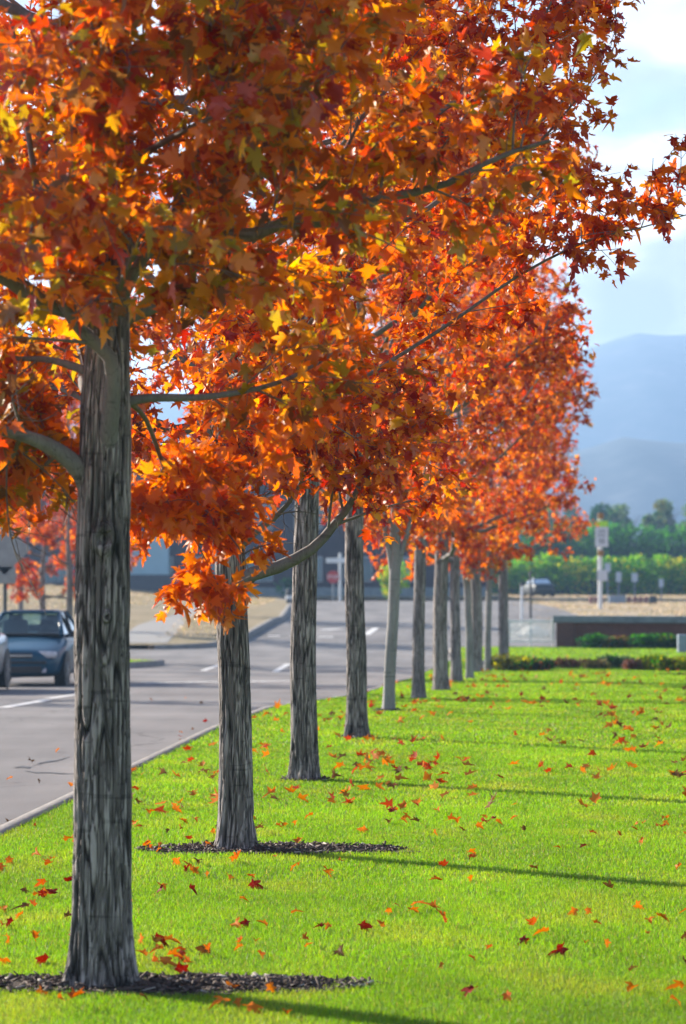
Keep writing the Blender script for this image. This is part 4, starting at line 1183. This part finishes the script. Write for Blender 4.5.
# ------------------------------------------------------------------ shrubs, hedges, distant trees
rngS = np.random.default_rng(9)
GCOL = {'dark': (.022, .085, .022), 'mid': (.055, .20, .016), 'lite': (.15, .33, .018), 'yel': (.48, .44, .02), 'olive': (.13, .13, .02), 'rust': (.24, .10, .05), 'pink': (.32, .17, .13), 'sage': (.12, .18, .07), 'blue': (.025, .085, .05), 'tan': (.30, .22, .10)}
def foliage(name, parent, blobs, n, leaf, cols, rng, tpl=T_OVAL, up=.3):
    """leaves spread through clumps (cx,cy,cz,rx,ry,rz), denser to the skin"""
    P, C = [], []
    B = np.array(blobs, float)
    vol = (B[:, 3] * B[:, 4] * B[:, 5]) ** (2 / 3); vol /= vol.sum()
    idx = rng.choice(len(B), n, p=vol)
    d = unit(rng.normal(0, 1, (n, 3))); rr = rng.uniform(.45, 1.08, n) ** .6
    pos = B[idx, :3] + d * rr[:, None] * B[idx, 3:6]
    keys = list(cols); pr = np.array([cols[k] for k in keys], float); pr /= pr.sum()
    bc = rng.choice(len(keys), len(B), p=pr)                # each clump leans to one tone
    ci = np.where(rng.uniform(0, 1, n) < .6, bc[idx], rng.choice(len(keys), n, p=pr))
    base = np.array([GCOL[k] for k in keys])
    col = base[ci] * rng.uniform(.7, 1.25, (n, 1))
    tip = d + rng.normal(0, .6, (n, 3)) + np.array([0, 0, up]); nrm = rng.normal(0, 1, (n, 3)) + np.array([0, 0, .6])
    return link(name, leaves_mesh(name, pos, tip, nrm, leaf * rng.uniform(.6, 1.3, n), np.clip(col, 0, .9), tpl, M['green'], rng), parent)
def shrub(loc, w, dp, h, cols, label, n=900, leaf=.08, name='shrub', cat='shrub', group='low shrubs in the bed'):
    root = empty(name, loc); tag(root, label, cat, group)
    bl = []
    for i in range(9):
        bl.append((rngS.uniform(-.7, .7) * w / 2, rngS.uniform(-.6, .6) * dp / 2, h * rngS.uniform(.3, .62), w * .24, dp * .3, h * rngS.uniform(.25, .40)))
    foliage('foliage', root, bl, n, leaf, cols, rngS)
    tb = Tubes()
    for i in range(6):
        a = rngS.uniform(0, 6.28); e = np.array([math.cos(a) * w * .3, math.sin(a) * dp * .3, h * .6])
        tb.add(np.array([[0, 0, -.05], e * .5 + [0, 0, .05], e]), np.array([.012, .009, .004]), 5)
    link('stem', tb.mesh('stem', M['limb']), root)
    return root
def bed(px, py): return gp(px, py)
S = [(513, 671, .95, .7, .40, {'olive': 4, 'yel': 1.5, 'mid': 1, 'rust': .6}, 'olive green shrub at the foot of the last maple'),
     (535, 671, .70, .6, .34, {'rust': 2, 'olive': 3, 'dark': 2}, 'rusty olive shrub at the left of the bed'),
     (571, 668, 1.2, .6, .24, {'rust': 4, 'olive': 2, 'tan': 2}, 'low reddish brown shrub in the middle of the bed'),
     (598, 669, .55, .5, .22, {'olive': 3, 'tan': 2}, 'low tan clump beside the reddish brown shrub'),
     (617, 668, .9, .6, .36, {'sage': 5, 'mid': 1}, 'grey green wispy shrub in the bed'),
     (634, 670, .42, .5, .24, {'pink': 5, 'rust': 2}, 'small dusty pink shrub in the bed'),
     (652, 670, .8, .6, .40, {'yel': 5, 'lite': 2}, 'yellow shrub right of the dusty pink one'),
     (670, 671, .75, .6, .36, {'olive': 3, 'yel': 3, 'mid': 1}, 'dark based yellow green shrub right of the bright yellow one'),
     (692, 671, .9, .6, .38, {'yel': 3, 'lite': 3}, 'yellow green shrub cut by the right frame edge')]
for (px, py, w, dp, h, cols, lab) in S: shrub(bed(px, py), w * .9, dp, h * .8, cols, lab)
for (px, w, h, cols, lab) in ((592, 1.2, .45, {'dark': 4, 'mid': 1}, 'dark green shrub at the left against the brick wall'), (618, 1.0, .38, {'dark': 3, 'olive': 2, 'rust': .6}, 'dark shrub with rusty tips against the brick wall'),
                              (652, 1.4, .5, {'dark': 4, 'mid': 2}, 'tallest dark shrub against the brick wall'), (672, .8, .42, {'olive': 3, 'dark': 2}, 'olive shrub beside the grey utility box')):
    yy = 97 - (px - 555) / 32.0 * 6 / 22 - 1.0
    q = at(px, 650, yy); shrub((q.x, yy, gz(yy)), w, .7, h, cols, lab, group='dark shrubs along the brick wall')
q = at(391, 586, 186); shrub((q.x, 186, gz(186)), 1.9, 1.6, 2.4, {'yel': 4, 'lite': 3}, 'yellow green bush in front of the brick building', n=1500, leaf=.16, group='bushes by the building')
q = at(296, 590, 192); shrub((q.x, 192, gz(192)), 2.4, 1.6, 1.5, {'dark': 4, 'mid': 1}, 'dark bush against the brick building', n=900, leaf=.16, group='bushes by the building')

def hedge(name, x0, x1, y, h, dp, cols, n, leaf, label, wave=.25):
    root = empty(name, (x0, y, gz(y) - .25)); tag(root, label, 'hedge')
    bl = []
    x = 0
    while x < x1 - x0:
        hh = h * (1 + wave * rngS.uniform(-.6, .4))
        w = rngS.uniform(.9, 1.5) * h * .28
        for zz in (.18, .48, .76):
            bl.append((x + rngS.uniform(-.2, .2), rngS.uniform(-.25, .25) * dp, hh * zz, w, dp * .45, hh * .24))
        x += w * .8
    foliage('foliage', root, bl, n, leaf, cols, rngS)
    MB().box(((x1 - x0) / 2, dp * .1, h * .2), (x1 - x0, dp * .2, h * .4)).build('inner_wood', M['darkwood'], root)
    return root
M['darkwood'] = simple('hedge_wood', (.03, .045, .02), .9)
hedge('hedge', 8, 44, 250, 3.0, 2.4, {'lite': 5, 'yel': 2.2, 'mid': 3.0}, 26000, .28, 'yellow green hedge of tall bushes beyond the dry field', wave=.25)
hedge('hedge', 6, 50, 285, 6.2, 4, {'dark': 3, 'mid': 4, 'blue': 1.5}, 28000, .40, 'tall dark green hedge rising behind the yellow green one', wave=.12)
def far_tree(x, y, h, w, cols, label, seed):
    rg = np.random.default_rng(seed)
    root = empty('distant_tree', (x, y, gz(y) - .2)); tag(root, label, 'tree', 'distant green trees beyond the hedges')
    tb = Tubes(); tb.add(np.array([[0, 0, -.2], [.1, 0, h * .4], [0, .1, h * .9]]), np.array([.28, .2, .04]), 8)
    for i in range(6):
        a = rg.uniform(0, 6.28); z = h * rg.uniform(.35, .7)
        tb.add(np.array([[0, 0, z], [math.cos(a) * w * .25, math.sin(a) * w * .25, z + h * .1], [math.cos(a) * w * .42, math.sin(a) * w * .42, z + h * .2]]), np.array([.09, .06, .02]), 5)
    link('trunk', tb.mesh('trunk', M['limb']), root)
    bl = []
    for i in range(16):
        a = rg.uniform(0, 6.28); r = rg.uniform(0, .42) * w; z = h * rg.uniform(.35, .93)
        s = rg.uniform(.10, .2) * w * (1.3 - z / h * .5)
        bl.append((math.cos(a) * r * (1.25 - z / h), math.sin(a) * r, z, s, s, s * .95))
    foliage('crown', root, bl, 3200, .34, cols, rg)
TL = [(21.5, 8.6, 6, {'dark': 3, 'mid': 1}, 'distant dark tree half hidden by the orange crowns'), (23.6, 9.4, 6, {'dark': 3, 'sage': 2, 'mid': 1}, 'distant dark tree over the hedge, nearest the orange crowns'),
      (25.6, 8.9, 5, {'dark': 3, 'olive': 1}, 'low distant dark tree left of the lime-topped sign'), (28.2, 9.8, 5.4, {'dark': 3, 'blue': 2, 'sage': 1}, 'distant rounded tree just above the lime-topped sign'),
      (30.0, 10.2, 4.8, {'sage': 3, 'dark': 2}, 'distant grey green tree with a broad crown, right of the sign'), (31.7, 9.6, 4.6, {'sage': 3, 'dark': 3}, 'second distant grey green tree right of the sign'),
      (33.4, 8.4, 3.0, {'sage': 2, 'dark': 3}, 'distant slim tree standing in the gap of the tree line'), (35.0, 10.0, 4.2, {'sage': 3, 'olive': 1, 'dark': 1}, 'distant light grey green tree right of the gap in the tree line'),
      (36.4, 10.3, 4.6, {'sage': 2, 'mid': 1, 'dark': 2}, 'tallest distant tree near the right edge'), (38.2, 9.9, 5.2, {'sage': 2, 'mid': 2, 'dark': 1}, 'distant tree at the right frame edge'),
      (41, 10, 6, {'dark': 2, 'mid': 2}, 'distant tree past the right frame edge'), (44.5, 9.6, 6, {'dark': 2, 'mid': 2}, 'outermost distant tree past the right frame edge')]
for i, (x, h, w, cols, lab) in enumerate(TL):
    far_tree(x, 340 + (i % 3) * 6, h, w, cols, lab, 900 + i)

# ------------------------------------------------------------------ brick building across the crossing
bd = empty('brick_building', (0, 206, gz(206) - .1)); tag(bd, 'dark brick building with blue windows behind the tree row', 'building')
X0, X1, BH = -34, 9.5, 9.0
MB().box(((X0 + X1) / 2, 8, BH / 2), (X1 - X0, 16, BH)).build('wall', M['brick'], bd)
MB().box(((X0 + X1) / 2, 8, BH + .15), (X1 - X0 + .8, 16.8, .3), bevel=.04).build('roof', M['roofm'], bd)
MB().box(((X0 + X1) / 2, -.06, .35), (X1 - X0 + .1, .12, .7)).build('plinth', M['cap'], bd)
x = X0 + 2
while x < X1 - 1.5:
    for z in (1.9, 5.4):
        f = MB().box((x, -.03, z), (1.9, .12, 1.7), bevel=.02).build('window', M['greym'], bd)
        m = MB(); m.box((-.46 + x, -.10, z), (.82, .03, 1.5)); m.box((.46 + x, -.10, z), (.82, .03, 1.5)); m.build('pane', M['pane'], f)
    x += 3.3
e = MB().box((at(150, 560, 206).x, -.6, 2.2), (2.6, 1.2, 4.4), bevel=.03).build('porch', M['panelblue'], bd)
MB().box((at(150, 560, 206).x, -.5, .9), (4.4, 1.8, 1.3), bevel=.05).build('planter_wall', M['roofm'], bd)

# ------------------------------------------------------------------ mountains
def ridge(name, y0, depth, prof, rough, seed, xspan):
    nx, ny = 150, 26
    xs = np.linspace(-xspan, xspan, nx); ys = np.linspace(0, depth, ny)
    vs = []
    for j, dy in enumerate(ys):
        t = dy / depth
        sh = math.sin(min(1, t * 1.55) * PI / 2) if t < .645 else 1 - (t - .645) / .355
        for x in xs:
            pxx = 343 + x / (y0 + depth * .645) * F
            hgt = interp(prof, pxx)
            n = mnoise.fractal(Vector((x / rough + seed, dy / rough, seed)), 1.0, 2.1, 6)
            z = hgt * sh * (1 + .03 * n) + hgt * .10 * n * math.sin(t * PI) * (1 - sh)
            vs.append((x, y0 + dy, z - 10))
    fs = [(j * nx + i, j * nx + i + 1, (j + 1) * nx + i + 1, (j + 1) * nx + i) for j in range(ny - 1) for i in range(nx - 1)]
    o = link(name, np_mesh(name, vs, np.array(fs), M['hill'], smooth=True)); o['kind'] = 'structure'
ridge('mountain_ridge', 1250, 380, [(-3000, 52), (200, 64), (560, 66), (600, 71), (620, 75), (650, 73), (690, 71), (900, 66), (3000, 40)], 150, 4.2, 950)
ridge('mountain_range', 2050, 680, [(-3000, 100), (0, 140), (420, 165), (560, 178), (600, 189), (632, 199), (645, 199), (665, 196), (690, 198), (760, 190), (1000, 160), (3500, 100)], 320, 9.6, 1400)

# ------------------------------------------------------------------ haze
hz = bpy.data.meshes.new('haze')
bmh = bmesh.new(); bmesh.ops.create_cube(bmh, size=1.0)
bmesh.ops.transform(bmh, matrix=Matrix.Translation((0, 2740, 92)) @ Matrix.Diagonal((7200, 6700, 228, 1)), verts=bmh.verts)
bmh.to_mesh(hz); bmh.free()
hm = bpy.data.materials.new('haze'); hm.use_nodes = True
hm.node_tree.nodes.clear()
ho = hm.node_tree.nodes.new('ShaderNodeOutputMaterial'); pv = hm.node_tree.nodes.new('ShaderNodeVolumePrincipled')
pv.inputs['Color'].default_value = (.38, .62, 1.0, 1); pv.inputs['Density'].default_value = .00041; pv.inputs['Anisotropy'].default_value = 0.4
hm.node_tree.links.new(pv.outputs[0], ho.inputs['Volume'])
hz.materials.append(hm)
o = link('haze', hz); o['kind'] = 'stuff'; o.display_type = 'WIRE'

# ------------------------------------------------------------------ sky and sun
w = bpy.data.worlds.new('World'); scene.world = w; w.use_nodes = True
nt = w.node_tree; nt.nodes.clear()
out = nt.nodes.new('ShaderNodeOutputWorld'); bg = nt.nodes.new('ShaderNodeBackground')
sky = nt.nodes.new('ShaderNodeTexSky'); sky.sky_type = 'NISHITA'; sky.sun_disc = False
sky.sun_elevation = SUN_EL; sky.sun_rotation = SUN_AZ; sky.altitude = 1500; sky.air_density = 1.0; sky.dust_density = 0.6; sky.ozone_density = 1.5
bg.inputs['Strength'].default_value = 0.085
tc = nt.nodes.new('ShaderNodeTexCoord')
mp = nt.nodes.new('ShaderNodeMapping'); mp.inputs['Scale'].default_value = (7, 7, 17); mp.inputs['Location'].default_value = (2.3, 0.4, 0.15)
no = nt.nodes.new('ShaderNodeTexNoise'); no.inputs['Scale'].default_value = 1.0; no.inputs['Detail'].default_value = 7; no.inputs['Roughness'].default_value = .55; no.inputs['Distortion'].default_value = .4
nt.links.new(tc.outputs['Generated'], mp.inputs['Vector']); nt.links.new(mp.outputs[0], no.inputs['Vector'])
cr = ramp(nt, [(0.30, (.2, .2, .2)), (0.5, (1, 1, 1))])
nt.links.new(no.outputs['Fac'], cr.inputs['Fac'])
mp2 = nt.nodes.new('ShaderNodeMapping'); mp2.inputs['Scale'].default_value = (11, 11, 30); mp2.inputs['Location'].default_value = (7.7, 1.2, 3.05)
no2 = nt.nodes.new('ShaderNodeTexNoise'); no2.inputs['Scale'].default_value = 1.0; no2.inputs['Detail'].default_value = 6; no2.inputs['Roughness'].default_value = .5; no2.inputs['Distortion'].default_value = .3
nt.links.new(tc.outputs['Generated'], mp2.inputs['Vector']); nt.links.new(mp2.outputs[0], no2.inputs['Vector'])
cc2 = ramp(nt, [(0.36, (2.9, 3.0, 3.7)), (0.43, (3.7, 3.85, 4.2)), (0.50, (6.6, 6.5, 6.5))]); nt.links.new(no2.outputs['Fac'], cc2.inputs['Fac'])
mx = nt.nodes.new('ShaderNodeMixRGB'); nt.links.new(cc2.outputs['Color'], mx.inputs[2])
sz_ = nt.nodes.new('ShaderNodeSeparateXYZ'); nt.links.new(tc.outputs['Generated'], sz_.inputs[0])
el = ramp(nt, [(0.0, (1, 1, 1)), (0.26, (1, 1, 1)), (0.42, (.12, .12, .12)), (1.0, (0, 0, 0))]); nt.links.new(sz_.outputs[2], el.inputs['Fac'])
mk = nt.nodes.new('ShaderNodeMixRGB'); mk.blend_type = 'MULTIPLY'; mk.inputs[0].default_value = 1
nt.links.new(cr.outputs['Color'], mk.inputs[1]); nt.links.new(el.outputs['Color'], mk.inputs[2])
fw = ramp(nt, [(0.0, (.45, .45, .45)), (0.55, (.45, .45, .45)), (0.9, (1, 1, 1))])
ya = nt.nodes.new('ShaderNodeMath'); ya.operation = 'MULTIPLY_ADD'; ya.inputs[1].default_value = .5; ya.inputs[2].default_value = .5
nt.links.new(sz_.outputs[1], ya.inputs[0]); nt.links.new(ya.outputs[0], fw.inputs['Fac'])
mk2 = nt.nodes.new('ShaderNodeMixRGB'); mk2.blend_type = 'MULTIPLY'; mk2.inputs[0].default_value = 1
nt.links.new(mk.outputs['Color'], mk2.inputs[1]); nt.links.new(fw.outputs['Color'], mk2.inputs[2])
nt.links.new(mk2.outputs['Color'], mx.inputs[0]); nt.links.new(sky.outputs[0], mx.inputs[1])
nt.links.new(mx.outputs[0], bg.inputs['Color']); nt.links.new(bg.outputs[0], out.inputs['Surface'])

sl = bpy.data.lights.new('sun', 'SUN'); sl.energy = 5.0; sl.angle = R(.53); sl.color = (1.0, .90, .76)
so = bpy.data.objects.new('sun', sl); COL.objects.link(so)
to_sun = Vector((math.sin(SUN_AZ) * math.cos(SUN_EL), math.cos(SUN_AZ) * math.cos(SUN_EL), math.sin(SUN_EL)))
so.rotation_euler = (-to_sun).to_track_quat('-Z', 'Y').to_euler()
so.location = (-20, 20, 30)

# ------------------------------------------------------------------ camera
cd = bpy.data.cameras.new('camera'); cam = bpy.data.objects.new('camera', cd); COL.objects.link(cam)
cd.sensor_fit = 'VERTICAL'; cd.sensor_height = 36; cd.sensor_width = 24; cd.lens = F / 1024 * 36
cam.location = (0, 0, CAM_H); cam.rotation_euler = (PI / 2 + PITCH, 0, 0)
cd.clip_start = .1; cd.clip_end = 12000
cd.dof.use_dof = True; cd.dof.focus_distance = 17.0; cd.dof.aperture_fstop = cd.lens / 1000 / .024; cd.dof.aperture_blades = 0
scene.camera = cam

vs_ = scene.view_settings
vs_.view_transform = 'Standard'; vs_.look = 'None'; vs_.exposure = 1.45; vs_.gamma = 1.0; vs_.use_curve_mapping = False
scene.render.engine = 'CYCLES'
cy = scene.cycles
cy.max_bounces = 8; cy.diffuse_bounces = 4; cy.glossy_bounces = 2; cy.transmission_bounces = 6; cy.volume_bounces = 0; cy.transparent_max_bounces = 8
cy.use_denoising = True; cy.denoiser = 'OPENIMAGEDENOISE'; cy.caustics_reflective = False; cy.caustics_refractive = False
cy.sample_clamp_indirect = 6.0
cy.use_adaptive_sampling = True; cy.adaptive_threshold = 0.015
